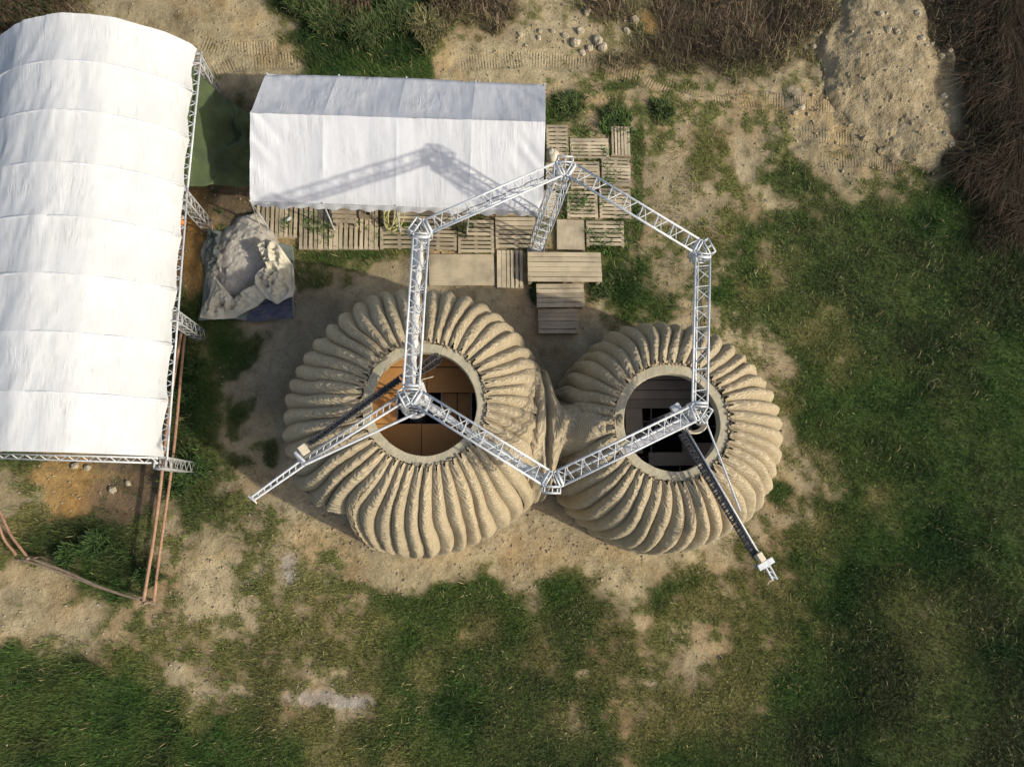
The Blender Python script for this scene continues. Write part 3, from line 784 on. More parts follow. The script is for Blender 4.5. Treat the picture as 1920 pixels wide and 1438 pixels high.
# fraction along the crest for each photo row
fr = []
for yy in rowy:
    best = min(np.linspace(0, 1, 2001), key=lambda f: abs(float(to_px(np.array(cT.x + (cB.x - cT.x) * f), np.array(cT.y + (cB.y - cT.y) * f), ZC)[1]) - yy)); fr.append(best)
HWT = (eT - cT).length; 
for bi in range(8):
    f = np.linspace(fr[bi], fr[bi + 1], nu); ls = np.linspace(0, 1, nu); u = np.linspace(-1, 1, nv)
    F, U = np.meshgrid(f, u, indexing='ij'); LS = np.repeat(ls[:, None], nv, 1)
    cx = cT.x + (cB.x - cT.x) * F; cy = cT.y + (cB.y - cT.y) * F
    ex = eT.x + (eB.x - eT.x) * F; ey = eT.y + (eB.y - eT.y) * F
    hx, hy = ex - cx, ey - cy
    # outward edge scallops on the right side
    edge = 1 - .028 * np.abs(np.sin(PI * LS)) * sstep(.8, 1, np.abs(U)) - .02 * fbm(F * 30, U * 0 + bi, 1, 2, 3) * sstep(.85, 1, U)
    xx = cx + hx * U * edge; yy = cy + hy * U * edge
    sag = np.sin(PI * LS) ** .8 * .045 * (1 - .3 * np.abs(U))
    facet = np.abs(((U + 1) * 2.5) % 1 - .5) * .16
    zz = ZC - (ZC - ZE) * np.abs(U) ** 2.0 * 1.0 - sag - facet * .5
    zz += (fbm(U * 9, F * 14, 1, 3, 12) - .5) * .05 + (vnoise(U * 34 + F * 30, F * 16, 31) - .5) * .020 * (1 - sstep(.0, .5, U) * .6) * (vnoise(U * 6, F * 12, 5) > .35)
    zz -= .16 * sstep(.965, 1, np.abs(U))
    mesh('roof_panel', np.stack([xx, yy, zz], -1).reshape(-1, 3), grid_faces(nu, nv), M['canvas_big'], tentA, True)
    if bi > 0:
        pts = []
        for uu in np.linspace(-1, 1, 31):
            F0 = fr[bi]
            cxx = cT.x + (cB.x - cT.x) * F0; cyy = cT.y + (cB.y - cT.y) * F0; exx = eT.x + (eB.x - eT.x) * F0; eyy = eT.y + (eB.y - eT.y) * F0
            pts.append((cxx + (exx - cxx) * uu, cyy + (eyy - cyy) * uu, ZC - (ZC - ZE) * uu * uu - .045))
        mb = MB(); mb.tube(pts, .035, 6); mb.build('arch_rib', M['metal'], tentA, True)
def flat_truss(pts_a, pts_b, n, parent, name='eave_truss', r=.026):
    mb = MB(); mb.tube([pts_a[0], pts_a[1]], r, 8); mb.tube([pts_b[0], pts_b[1]], r, 8)
    s_ = mb.build(name, M['metal'], parent, True)
    for k in range(n):
        f0, f1 = k / n, (k + 1) / n
        A0 = pts_a[0].lerp(pts_a[1], f0 if k % 2 == 0 else f1); B0 = pts_b[0].lerp(pts_b[1], f1 if k % 2 == 0 else f0)
        rod('brace', A0, B0, .014, M['metal'], s_)
    return s_
ze = ZE - .25
flat_truss((P(352, 352, ze), P(313, 862, ze)), (P(328, 352, ze - .05), P(294, 862, ze - .05)), 52, tentA)
flat_truss((P(378, 98, ze), P(352, 352, ze)), (P(356, 98, ze - .05), P(328, 352, ze - .05)), 26, tentA)
flat_truss((P(-20, 858, ze), P(296, 868, ze)), (P(-20, 850, ze + .2), P(296, 858, ze + .2)), 24, tentA)
def tower(px, py, w=.27, h=ZE - .2):
    v = P(px, py, h)
    mb = MB(); offs = [Vector((sx * w / 2, sy * w / 2, 0)) for sx, sy in ((-1, -1), (1, -1), (1, 1), (-1, 1))]
    for o in offs: mb.tube([Vector((v.x, v.y, 0)) + o, Vector((v.x, v.y, h)) + o], .024, 6)
    for zz in (h, h - .35):
        for i in range(4): mb.tube([Vector((v.x, v.y, zz)) + offs[i], Vector((v.x, v.y, zz)) + offs[(i + 1) % 4]], .028, 6)
    s_ = mb.build('tower', M['metal_shaded'], tentA, True); n = 12
    for f in range(4):
        for k in range(n):
            a_, b_ = offs[f], offs[(f + 1) % 4]
            if k % 2: a_, b_ = b_, a_
            rod('brace', Vector((v.x, v.y, h * k / n)) + a_, Vector((v.x, v.y, h * (k + 1) / n)) + b_, .010, M['metal_shaded'], s_)
tower(366, 110); tower(340, 366); tower(322, 592); tower(300, 868)

# ------------------------------------------------------------------ small ridge tent
ZS, ZRg = 2.25, 3.35
tentB = thing('ridge_tent', P(745, 300, 0), 'smaller white ridge tent with four bays and a truss shadow on it', 'tent')
bk = [P(x, y, ZS) for x, y in ((500, 136), (635, 139), (762, 143), (892, 150), (1022, 156))]
rg = [P(x, y, ZRg) for x, y in ((469, 212), (605, 216), (744, 221), (884, 225), (1022, 229))]
fr_ = [P(x, y, ZS) for x, y in ((468, 375), (605, 379), (742, 384), (880, 390), (1017, 394))]
n1_, n2_ = 30, 26
for side, (lo, name) in enumerate(((bk, 'back'), (fr_, 'front'))):
    for k in range(4):
        u = np.linspace(0, 1, n1_); v = np.linspace(0, 1, n2_); U, V = np.meshgrid(u, v, indexing='ij')
        def lp2(a, b, t_): return np.array(a)[None, None] * (1 - t_[..., None]) + np.array(b)[None, None] * t_[..., None]
        top = lp2(rg[k], rg[k + 1], U); bot = lp2(lo[k], lo[k + 1], U)
        S = top * (1 - V[..., None]) + bot * V[..., None]
        S[..., 2] -= .06 * np.sin(PI * U) ** .7 * np.sin(PI * np.clip(V, 0, 1)) ** .5
        gx, gy = S[..., 0], S[..., 1]
        S[..., 2] += (fbm(gx * 4, gy * 1.1, 1, 3, 5 + side) - .5) * .04 + (vnoise(gx * 11 + gy * 1.4, gy * .8, 8) - .5) * .010
        endk = (sstep(.3, 1, U) if k == 3 else 0) + (sstep(.7, 0, U) if k == 0 else 0)
        S[..., 2] += endk * (vnoise(gx * 5 + gy * 5, (gx - gy) * 1.0, 77) - .5) * .07
        S[..., 2] -= .10 * sstep(.93, 1, V)
        if side == 1 and k == 3: S[..., 1] += .16 * sstep(.9, 1, U) ** 2 * sstep(.85, 1, V)
        f_ = grid_faces(n1_, n2_)
        mesh('roof_panel', S.reshape(-1, 3), f_ if side else f_[:, ::-1], M['canvas_small'], tentB, True)
# valance along the front eave, rails and poles
nu = 120; a0, a1 = fr_[0], fr_[4]; vs = []
for i in range(nu):
    q = a0.lerp(a1, i / (nu - 1)); w = .03 * math.sin(i * .9) + .02 * math.sin(i * .37)
    vs += [(q.x, q.y - .01, q.z - .08), (q.x, q.y - .05 + w, q.z - .30 - .04 * abs(math.sin(i * .35)))]
mesh('valance', vs, [(2 * i, 2 * i + 2, 2 * i + 3, 2 * i + 1) for i in range(nu - 1)], M['canvas_small'], tentB, True)
for lo in (bk, fr_):
    rod('eave_rail', lo[0] - Vector((0, 0, .13)), lo[4] - Vector((0, 0, .13)), .025, M['metal'], tentB)
    for q in lo: rod('pole', (q.x, q.y + (.04 if lo is fr_ else -.04), 0), (q.x, q.y, q.z - .05), .024, M['metal'], tentB)
rod('ridge_rail', rg[0] - Vector((0, 0, .09)), rg[4] - Vector((0, 0, .09)), .025, M['metal'], tentB)
for k in range(5):
    for lo in (bk, fr_): rod('rafter', rg[k] - Vector((0, 0, .10)), lo[k] - Vector((0, 0, .13)), .022, M['metal'], tentB)
rod('guy_rope', fr_[0] - Vector((0, 0, .1)), P(497, 448, 0), .012, M['cream'], tentB)
rod('guy_rope', fr_[4] - Vector((0, 0, .1)), P(1013, 470, 0), .010, M['metal_dark'], tentB)

# ------------------------------------------------------------------ green tarpaulin between the tents
n = 50; U, V = np.meshgrid(np.linspace(0, 1, n), np.linspace(0, 1, n), indexing='ij')
TL, BL_, TR, BR = P(360, 125, 2.3), P(338, 350, 2.25), P(486, 222, .3), P(486, 352, .15)
def bil(U, V): return (np.array(TL)[None, None] * ((1 - U) * (1 - V))[..., None] + np.array(TR)[None, None] * (U * (1 - V))[..., None] + np.array(BL_)[None, None] * ((1 - U) * V)[..., None] + np.array(BR)[None, None] * (U * V)[..., None])
S = bil(U, V); S[..., 2] -= .25 * np.sin(PI * U) ** 1 * (.6 + .4 * V)
S[..., 2] += ((fbm(U * 5 + V * 3, V * 6, 1, 4, 3) - .5) * .30 + .16 * (1 - np.abs(2 * fbm(U * 3 - V * 2, V * 5 + U * 2, 1, 2, 13) - 1) * 3)) * sstep(.15, .5, U); S[..., 1] += .12 * np.sin(PI * U) * (2 * V - 1)
gt = mesh('green_tarpaulin', S.reshape(-1, 3), grid_faces(n, n), M['green'], None, True)
sm_ = gt.modifiers.new('thick', 'SOLIDIFY'); sm_.thickness = .01
tag(gt, 'dark green tarpaulin sloping down between the two white tents', 'tarpaulin')

# ------------------------------------------------------------------ pallets and boards
PALG = 'wooden pallets laid as walkway around the ridge tent'
def pallet(x0, y0, x1, y1, horiz, nsl, label, z=.12, group=PALG, th=.022, gap=.33, mat=None, cat='pallet', name='pallet', rz=0.0, mix=0.0):
    a, b_ = P(x0, y0, z), P(x1, y1, z); c = (a + b_) / 2; w, h = abs(b_.x - a.x) - .02, abs(b_.y - a.y) - .02
    rz = rz + math.radians(random.uniform(-1.2, 1.2))
    gz0 = -0.02
    t_ = thing(name, (c.x, c.y, 0), label, cat, group)
    R = Matrix.Rotation(rz, 3, 'Z')
    def q(dx, dy, zz): v = R @ Vector((dx, dy, 0)); return (c.x + v.x, c.y + v.y, zz)
    mt = mat or (M['wood_h'] if horiz else M['wood_v'])
    pitch = (h if horiz else w) / nsl
    for i in range(nsl):
        o = -(h if horiz else w) / 2 + pitch * (i + .5) + random.uniform(-.006, .006)
        sw = pitch * (1 - gap) * random.uniform(.93, 1.05)
        if gap > .1 and random.random() < .12: sw = pitch * .97
        zz = z - th / 2 + random.uniform(-.004, .004)
        L = (w if horiz else h) * random.uniform(.985, 1.0)
        if horiz: box('slat', q(0, o, zz), (L, sw, th), rz, mt, t_)
        else: box('slat', q(o, 0, zz), (sw, L, th), rz, mt, t_)
    for s_ in (-.46, 0, .46):
        hh = z - th - .004
        if horiz: box('bearer', q(s_ * w, 0, hh / 2 - .005), (.09, h * .98, hh), rz, M['wood_v'], t_)
        else: box('bearer', q(0, s_ * h, hh / 2 - .005), (w * .98, .09, hh), rz, M['wood_h'], t_)
    return t_
PL = [
 (480, 377, 558, 446, 0, 9, 'leftmost pallet under the tent eave, half buried by the grey clay heap'),
 (560, 379, 634, 469, 0, 8, 'pallet with upright slats second from the clay heap, grass in its gaps'),
 (635, 380, 711, 469, 0, 8, 'pallet with upright slats just left of the coiled yellow hose'),
 (712, 423, 785, 468, 1, 5, 'pallet with crosswise slats directly below the coiled yellow hose'),
 (786, 421, 857, 470, 1, 6, 'pallet with crosswise slats under the left corner of the crane ring'),
 (858, 410, 927, 476, 1, 8, 'pallet with crosswise slats above the large plywood board'),
 (928, 405, 1006, 467, 1, 7, 'pallet with crosswise slats left of the crane column foot'),
 (712, 380, 857, 421, 1, 5, 'long pallet deck under the coiled yellow hose at the tent eave'),
 (858, 383, 1006, 405, 1, 3, 'narrow pallet strip in the shade of the front tent eave'),
 (931, 468, 983, 541, 0, 6, 'gappy pallet with upright slats between plywood board and raised platform'),
 (1024, 232, 1067, 300, 1, 9, 'pallet beside the right gable of the ridge tent'),
 (1068, 258, 1143, 300, 1, 6, 'half overgrown pallet at the top of the right pallet group'),
 (1144, 236, 1184, 292, 0, 6, 'small pallet with upright slats at the upper right corner, grass through it'),
 (1068, 301, 1126, 356, 1, 8, 'pallet directly right of the crane column top'),
 (1127, 293, 1184, 350, 1, 8, 'pallet on the right edge just below the small upright-slat pallet'),
 (1062, 357, 1122, 410, 1, 7, 'pallet above the upright plywood strip beside the column'),
 (1123, 351, 1185, 411, 1, 8, 'pallet on the right edge under the sloping truss'),
 (1098, 412, 1172, 463, 1, 6, 'lower right corner pallet with tufts growing through its slats'),
 (1024, 301, 1062, 356, 1, 8, 'pallet partly hidden behind the lattice column'),
]
for (x0, y0, x1, y1, h_, ns, lab) in PL: pallet(x0, y0, x1, y1, bool(h_), ns, lab)
pallet(803, 474, 928, 538, True, 1, 'large bare plywood board lying left of the gappy pallet', z=.06, group=None, gap=0.0, mat=M['board_h'], cat='board', name='plywood_board')
pallet(1043, 411, 1097, 470, True, 1, 'plain plywood square between lattice column and lower right pallet', z=.10, group=None, gap=0.0, mat=M['wood_v'], cat='board', name='plywood_board')
pallet(1006, 357, 1044, 405, False, 2, 'strip of boarding in front of the tent corner by the column', z=.09, group=None, gap=.04, mat=M['wood_v'], cat='board', name='plywood_board')
pallet(988, 471, 1130, 530, True, 6, 'wide raised plank platform above the wooden steps', z=.45, group=None, gap=.07, mat=M['board_h'], cat='platform', name='plank_platform')
pallet(1005, 531, 1097, 577, True, 5, 'upper flight of plank steps just below the platform', z=.30, group=None, gap=.10, mat=M['wood_h'], cat='steps', name='plank_steps')
pallet(1008, 578, 1086, 626, True, 6, 'lower darker plank ramp leading towards the right dome', z=.18, group=None, gap=.07, mat=M['board_grey'], cat='ramp', name='plank_ramp')

# bench, crate, hose, sack, bucket
bn = thing('wooden_bench', P(645, 400, 0), 'low wooden work bench pushed under the front tent eave', 'bench')
for i in range(4): 
    a, b_ = P(620 + i * 1.5, 385 + 8.5 * i, .5), P(668, 385 + 8.5 * (i + 1), .5); c = (a + b_) / 2
    box('plank', c, (abs(b_.x - a.x), abs(b_.y - a.y) - .012, .03), -.02, M['board_grey'], bn)
for (x, y) in ((626, 388), (664, 388), (630, 415), (664, 415)):
    q = P(x, y, .48); box('leg', (q.x, q.y, .24), (.06, .06, .46), 0, M['board_grey'], bn)
cr_ = thing('slatted_crate', P(690, 394, 0), 'slatted wooden crate between bench and coiled hose', 'crate')
for i in range(7):
    if i == 3: continue
    q = P(675 + i * 5, 394, .4); box('slat', (q.x, q.y, .4), (.045, .30, .02), 0, M['board_grey'], cr_)
for (dx, dy, sx, sy) in ((0, -.16, .52, .02), (0, .16, .52, .02), (-.26, 0, .02, .34), (.26, 0, .02, .34)):
    q = P(690, 394, .4); box('side', (q.x + dx, q.y + dy, .2), (sx, sy, .4), 0, M['board_grey'], cr_)
box('bottom', (P(690, 394, .1).x, P(690, 394, .1).y, .1), (.5, .3, .02), 0, M['dark'], cr_)
mb = MB()
for k in range(9):
    cx_, cy_ = random.uniform(-.06, .1), random.uniform(-.05, .05); ra, rb_ = random.uniform(.14, .26), random.uniform(.36, .5); tl = random.uniform(-.5, .2)
    v = P(735 + random.uniform(-6, 8), 408, .22)
    pts = []
    for a in np.linspace(0, 2 * PI, 30, endpoint=False):
        lx, ly = ra * math.cos(a), rb_ * math.sin(a)
        pts.append(v + Vector((lx * math.cos(tl) - ly * math.sin(tl), lx * math.sin(tl) + ly * math.cos(tl), .03 * k * .8 + .04 * math.sin(3 * a + k))))
    mb.tube(pts, .016, 6, True)
hs = mb.build('hose', M['hose'], None, True); tag(hs, 'loosely coiled pale yellow hose lying on the pallets', 'hose')
rk = MB().tube([P(745, 400, .3), P(749, 428, .16)], .018, 6).build('wooden_stake', M['cream']); tag(rk, 'short pale stake leaning beside the coiled hose', 'stake')

def blob(name, c, rx, ry, rz_, mat, parent=None, nz_=.3, seed=1, rot=0.0, smooth=True):
    nu, nv = 18, 11; vs = []; fs = []
    for j in range(nv):
        ph = PI * j / (nv - 1)
        for i in range(nu):
            th = 2 * PI * i / nu
            x, y, z = math.sin(ph) * math.cos(th), math.sin(ph) * math.sin(th), math.cos(ph)
            k = 1 + nz_ * (float(fbm(np.array(x * 2 + seed * 3.1), np.array(y * 2 + z * 2.3 + seed), 1, 3, seed)) - .5) * 2
            X_, Y_ = x * rx * k, y * ry * k
            vs.append((c[0] + X_ * math.cos(rot) - Y_ * math.sin(rot), c[1] + X_ * math.sin(rot) + Y_ * math.cos(rot), c[2] + z * rz_ * k))
    for j in range(nv - 1):
        for i in range(nu): fs.append((j * nu + i, (j + 1) * nu + i, (j + 1) * nu + (i + 1) % nu, j * nu + (i + 1) % nu))
    return mesh(name, vs, fs, mat, parent, smooth)
q = P(1036, 292, .3); tag(blob('sack', (q.x, q.y, .3), .20, .26, .2, M['tarp'], seed=5), 'pale sack beside the lattice column and the tent gable', 'sack')
q = P(339, 413, 0.2); bk_ = thing('bucket', (q.x, q.y, 0), 'orange bucket under the arched tent edge', 'bucket')
mb = MB(); mb.tube([(q.x, q.y, .02), (q.x, q.y, .32)], .14, 14); mb.build('bucket_body', M['orange'], bk_, True)
q = P(541, 411, .15); tag(blob('crumpled_bag', (q.x, q.y, .16), .10, .05, .04, M['white_sleeve'], seed=9, rot=.6), 'small crumpled white bag on the leftmost pallet', 'bag')

# ------------------------------------------------------------------ heap builder
def heap(name, px, py, rx, ry, h, mat, seed, rough=.35, rot=0.0, power=1.2, n=90):
    c = P(px, py, 0); g = np.linspace(-1.15, 1.15, n); U, V = np.meshgrid(g, g, indexing='ij')
    wob = 1 + (fbm(U * 1.5 + 9, V * 1.5, 1, 3, seed) - .5) * .8
    rr = np.sqrt(U ** 2 + V ** 2) * wob
    z = h * np.clip(1 - rr ** 2, -.4, 1) 
    z = np.where(z > 0, np.abs(z) ** (1 / power) * h ** (1 - 1 / power), z * .5)
    det = (fbm(U * 1.6 * rx, V * 1.6 * ry, 1, 6, seed + 3) - .5) * rough * h * 1.6 + np.maximum(fbm(U * rx * 9, V * ry * 9, 1, 3, seed + 8) - .58, 0) * rough * h * 1.0
    z = z + det * sstep(-.2, .2, z)
    z = np.where(rr > 1.05, -.25, z)
    x = c.x + (U * rx * math.cos(rot) - V * ry * math.sin(rot)); y = c.y + (U * rx * math.sin(rot) + V * ry * math.cos(rot))
    return mesh(name, np.stack([x, y, z], -1).reshape(-1, 3), grid_faces(n, n), mat, None, True)
tag(heap('soil_mound', 1660, 120, 2.0, 2.9, .58, M['mound'], 4, .30, .12, 1.3, 130), 'tall pale mound of dug soil at the upper right, dotted with clods', 'soil mound')
tag(heap('soil_mound', 1720, 245, 1.4, 1.4, .40, M['mound'], 14, .4, 0, 1.3, 90), 'low spread of dug soil at the foot of the tall mound', 'soil mound')
tag(heap('clay_heap', 458, 492, 1.25, 1.25, .45, M['clay_heap'], 7, .45, .3, 1.4, 90), 'grey clay heap on a plastic sheet beside the arched tent', 'clay heap')

# sheets around the clay heap
def cloth(name, outline_fn, mat, label, cat, n=60, thick=.008):
    U, V = np.meshgrid(np.linspace(0, 1, n), np.linspace(0, 1, n), indexing='ij')
    S = outline_fn(U, V)
    o = mesh(name, S.reshape(-1, 3), grid_faces(n, n), mat, None, True)
    md = o.modifiers.new('thick', 'SOLIDIFY'); md.thickness = thick
    return tag(o, label, cat)
def quadfn(p, wr=.08, seed=1, lift=None, s=5):
    p = [np.array(q) for q in p]
    def f(U, V):
        S = p[0] * ((1 - U) * (1 - V))[..., None] + p[1] * (U * (1 - V))[..., None] + p[2] * (U * V)[..., None] + p[3] * ((1 - U) * V)[..., None]
        rid = 1 - np.abs(2 * fbm(U * s + V * 2, V * s - U, 1, 3, seed) - 1) * 2
        S[..., 2] += rid * wr
        S[..., 0] += (fbm(U * 4, V * 4, 1, 2, seed + 5) - .5) * .12; S[..., 1] += (fbm(U * 4, V * 4, 1, 2, seed + 6) - .5) * .12
        if lift: S[..., 2] += lift(U, V)
        return S
    return f
cloth('plastic_sheet', quadfn([P(392, 430, .09), P(550, 462, .09), P(550, 600, .08), P(374, 600, .08)], .03, 3), M['clear_sheet'], 'grey green plastic ground sheet under the clay heap', 'sheet')
cloth('blue_sheet', quadfn([P(470, 572, .16), P(549, 552, .16), P(549, 598, .15), P(462, 603, .15)], .03, 6), M['blue'], 'faded dark blue sheet showing at the bottom edge of the clay heap', 'sheet')
def polycloth(name, pts, label, peak, seed, mat=M['tarp'], wr=.22, n=46, sc=3.2):
    """a crumpled sheet spanning an irregular outline (polar fill from its centroid)"""
    q = [P(x, y, z) for x, y, z in pts]; c = sum(q, Vector((0, 0, 0))) / len(q); c.z = peak
    m_ = 72; ring = []
    for i in range(m_):
        f = i / m_ * len(q); k = int(f); ring.append(np.array(q[k].lerp(q[(k + 1) % len(q)], f - k)))
    ring = np.array(ring); rr = np.linspace(0, 1, n)
    S = np.array(c)[None, None] * (1 - rr[None, :, None]) + ring[:, None] * rr[None, :, None]
    x, y = S[..., 0], S[..., 1]
    rid = (1 - np.abs(2 * fbm(x, y, sc, 2, seed) - 1) * 3.0)
    rid2 = (1 - np.abs(2 * fbm(x + y, y - x, sc * 1.7, 2, seed + 2) - 1) * 3.0)
    S[..., 2] += (rid * wr + rid2 * wr * .45) * (.35 + .65 * np.sin(PI * np.clip(rr, .05, 1)) [None, :])
    S = np.concatenate([S, S[:1]], 0)
    o = mesh(name, S.reshape(-1, 3), grid_faces(m_ + 1, n), mat, None, True)
    md = o.modifiers.new('thick', 'SOLIDIFY'); md.thickness = .01
    return tag(o, label, 'tarpaulin')
polycloth('tarpaulin', [(496, 446, .8), (522, 458, .8), (551, 500, .5), (552, 556, .3), (520, 571, .35), (500, 560, .45), (478, 532, .75), (480, 510, .85), (500, 500, .85), (482, 460, .8)], 'crumpled cream tarpaulin thrown over the right side of the clay heap', .75, 3)
polycloth('tarpaulin', [(403, 519, .75), (425, 545, .5), (446, 572, .35), (478, 532, .6), (500, 560, .4), (478, 578, .25), (440, 596, .16), (400, 600, .16), (373, 596, .16), (388, 560, .3)], 'cream tarpaulin folded into points along the bottom of the clay heap', .42, 8, wr=.14)
polycloth('tarpaulin', [(394, 432, .3), (410, 440, .5), (412, 470, .55), (400, 505, .4), (385, 515, .2), (382, 480, .2)], 'narrow dull green tarpaulin fold along the left side of the clay heap', .45, 15, M['clear_sheet'], .12)

# ------------------------------------------------------------------ rusty pipes at the lower left
def pipe(p0, p1, r, mat, label, group=None, sag=0.0, name='steel_pipe'):
    n = 12; a, b_ = P(*p0), P(*p1); pts = []
    for i in range(n + 1):
        f = i / n; q = a.lerp(b_, f); s = b_ - a
        q += Vector((-s.y, s.x, 0)).normalized() * (.03 * math.sin(f * 7 + r * 900)); q.z -= sag * math.sin(PI * f); pts.append(q)
    o = MB().tube(pts, r, 8).build(name, mat, None, True, origin=a)
    return tag(o, label, 'pipe', group)
G_ = 'rusty pipes of the frame at the lower left'
pipe((341, 612, .55), (269, 1131, .55), .045, M['rust'], 'long rusty pipe beside the arched tent, the one nearer the tent', G_)
pipe((350, 618, .40), (290, 1131, .40), .040, M['rust'], 'long rusty pipe beside the arched tent, the outer one', G_)
pipe((50, 1045, .5), (270, 1128, .5), .028, M['rust_grey'], 'thin brown pipe along the lower edge of the pit, upper of two', G_)
pipe((28, 1046, .45), (292, 1134, .45), .028, M['rust_grey'], 'thin brown pipe along the lower edge of the pit, lower of two', G_)
pipe((-10, 948, .5), (50, 1048, .5), .036, M['rust'], 'short rusty pipe at the left picture edge, upper of two', G_)
pipe((-10, 975, .45), (28, 1042, .45), .036, M['rust'], 'short rusty pipe at the left picture edge, lower of two', G_)
for (x, y, l) in ((270, 1131, 'post under the right corner of the rusty pipe frame'), (50, 1047, 'post under the left bend of the rusty pipe frame')):
    q = P(x, y, .6); o = MB().tube([(q.x, q.y, -.1), q], .04, 8).build('steel_post', M['rust_grey'], None, True); tag(o, l, 'post')

from mathutils.bvhtree import BVHTree
_mt = []
for o_ in [o_ for o_ in bpy.data.objects if o_.name.startswith('soil_mound')]:
    _mt.append((LOC[o_], BVHTree.FromPolygons([v_.co.copy() for v_ in o_.data.vertices], [tuple(p_.vertices) for p_ in o_.data.polygons])))
def hz_on(x, y):
    out = np.full(len(x), -1.0)
    for L_, bt in _mt:
        for i_ in range(len(x)):
            if abs(x[i_] - L_.x) > 3.5 or abs(y[i_] - L_.y) > 3.5: continue
            h_ = bt.ray_cast(Vector((x[i_] - L_.x, y[i_] - L_.y, 10)), Vector((0, 0, -1)))
            if h_[0] is not None: out[i_] = max(out[i_], h_[0].z + L_.z)
    return out
# ------------------------------------------------------------------ rocks and clods
def rocks(cells, mat, label, group, n0=0, name='rock'):
    order = sorted(range(len(cells)), key=lambda i_: cells[i_][0])
    ORD = ['leftmost', 'second from the left', 'third from the left', 'fourth from the left', 'fifth from the left', 'sixth from the left', 'seventh from the left', 'eighth from the left', 'ninth from the left', 'tenth from the left', 'eleventh from the left', 'twelfth from the left']
    rank = {i_: n_ for n_, i_ in enumerate(order)}
    for k, (x, y, r) in enumerate(cells):
        pos = 'rightmost' if rank[k] == len(cells) - 1 else ORD[rank[k]]
        c = P(x, y, 0); rr = px2r(r, 0)
        zz = max(float(ground_z(np.array(c.x), np.array(c.y))), float(hz_on(np.array([c.x]), np.array([c.y]))[0]))
        o = blob(name, (c.x, c.y, zz + rr * .25), rr, rr * random.uniform(.7, 1), rr * .75, mat, None, .45, n0 + k + 2, random.random() * 3, False)
        tag(o, label + ', ' + pos, 'rock', group)
rocks([(1120, 78, 12), (1130, 92, 10), (1088, 60, 9), (1100, 25, 9), (1078, 82, 11), (1105, 92, 8), (1060, 70, 7), (1092, 100, 7), (1010, 75, 6), (1035, 62, 6), (1012, 62, 5), (975, 68, 6)], M['rock'], 'pale clod on the bank right of the grass clumps', 'pale clods on the dirt bank', 0)
rocks([(1705, 42, 8), (1712, 88, 8), (1648, 75, 8), (1664, 78, 7), (1635, 46, 7), (1760, 110, 8), (1772, 104, 6), (1722, 100, 5), (1690, 150, 5), (1740, 90, 6)], M['rock'], 'pale clod lying on the tall soil mound', 'clods on the tall soil mound', 40)
rocks([(1800, 290, 10), (1788, 300, 7), (1772, 278, 7), (1758, 262, 6), (1765, 185, 7), (1770, 200, 6)], M['rock'], 'grey clod between soil mound and reeds', 'clods beside the brown reeds', 60)
rocks([(142, 873, 7), (165, 876, 6), (212, 918, 7), (240, 905, 6)], M['gravel'], 'brown clod in the shaded pit', 'brown clods in the pit', 80)
rocks([(1525, 88, 7), (1500, 205, 8), (1487, 215, 6), (1190, 40, 9), (1175, 60, 8)], M['rock'], 'pale clod beside the top brown brush', 'pale clods by the brown brush', 90)

def scatter_stones(name, n, test, mat, smin, smax, seed):
    rg_ = np.random.default_rng(seed)
    px = rg_.uniform(-40, 1960, n * 6); py = rg_.uniform(-40, 1480, n * 6)
    ray = np.stack([px - 960, 719 - py, np.full_like(px, -FPX)], -1) @ RWn.T
    t_ = -CH / ray[:, 2]; x = ray[:, 0] * t_; y = ray[:, 1] * t_
    w = test(px, py, x, y); sel = np.where(rg_.random(len(px)) < w)[0][:n]
    x, y = x[sel], y[sel]; z = ground_z(x, y); m_ = len(x)
    if name == 'rubble': z = np.maximum(z, hz_on(x, y) - .02)
    base = np.array([[1, 0, 0], [-.5, .87, 0], [-.5, -.87, 0], [.2, .1, .9], [.0, .0, -.9]])
    s = smin * (smax / smin) ** (rg_.random(m_) ** 2.2)
    V_ = base[None] * s[:, None, None] * rg_.uniform(.6, 1.3, (m_, 5, 3)); a = rg_.uniform(0, 2 * PI, m_)
    xr = V_[..., 0] * np.cos(a)[:, None] - V_[..., 1] * np.sin(a)[:, None]; yr = V_[..., 0] * np.sin(a)[:, None] + V_[..., 1] * np.cos(a)[:, None]
    V_ = np.stack([xr + x[:, None], yr + y[:, None], V_[..., 2] + z[:, None] + s[:, None] * .3], -1)
    tri = np.array([[0, 1, 3], [1, 2, 3], [2, 0, 3], [1, 0, 4], [2, 1, 4], [0, 2, 4]])
    F = (tri[None] + (np.arange(m_) * 5)[:, None, None]).reshape(-1, 3)
    o = mesh(name, V_.reshape(-1, 3), F, mat, None, False, (0, 0, 0)); return o
o = scatter_stones('gravel', 16000, lambda px, py, x, y: np.clip(1 - cover(x, y)[..., 0] * 1.3, .015, 1) * (.25 + .75 * (fbm(x, y, 1.2, 3, 8) > .5)), M['gravel'], .008, .05, 5)
tag(o, 'small soil crumbs and stones scattered over the bare ground', 'gravel', None, 'stuff')
def wtest(px, py, x, y):
    d1 = ((px - 612) / 95) ** 2 + ((py - 1308) / 20) ** 2; d2 = ((px - 550) / 22) ** 2 + ((py - 1070) / 38) ** 2; d3 = ((px - 150) / 200) ** 2 + ((py - 1165) / 30) ** 2
    return np.exp(-d1 * 1.3) + .5 * np.exp(-d2) + .12 * np.exp(-d3) + .08 * np.exp(-(((px - 1100) / 60) ** 2 + ((py - 75) / 30) ** 2)) + .0015
o = scatter_stones('white_gravel', 1500, wtest, M['white_gravel'], .01, .055, 6)
tag(o, 'whitish gravel strewn in the grass below the left dome', 'gravel', None, 'stuff')
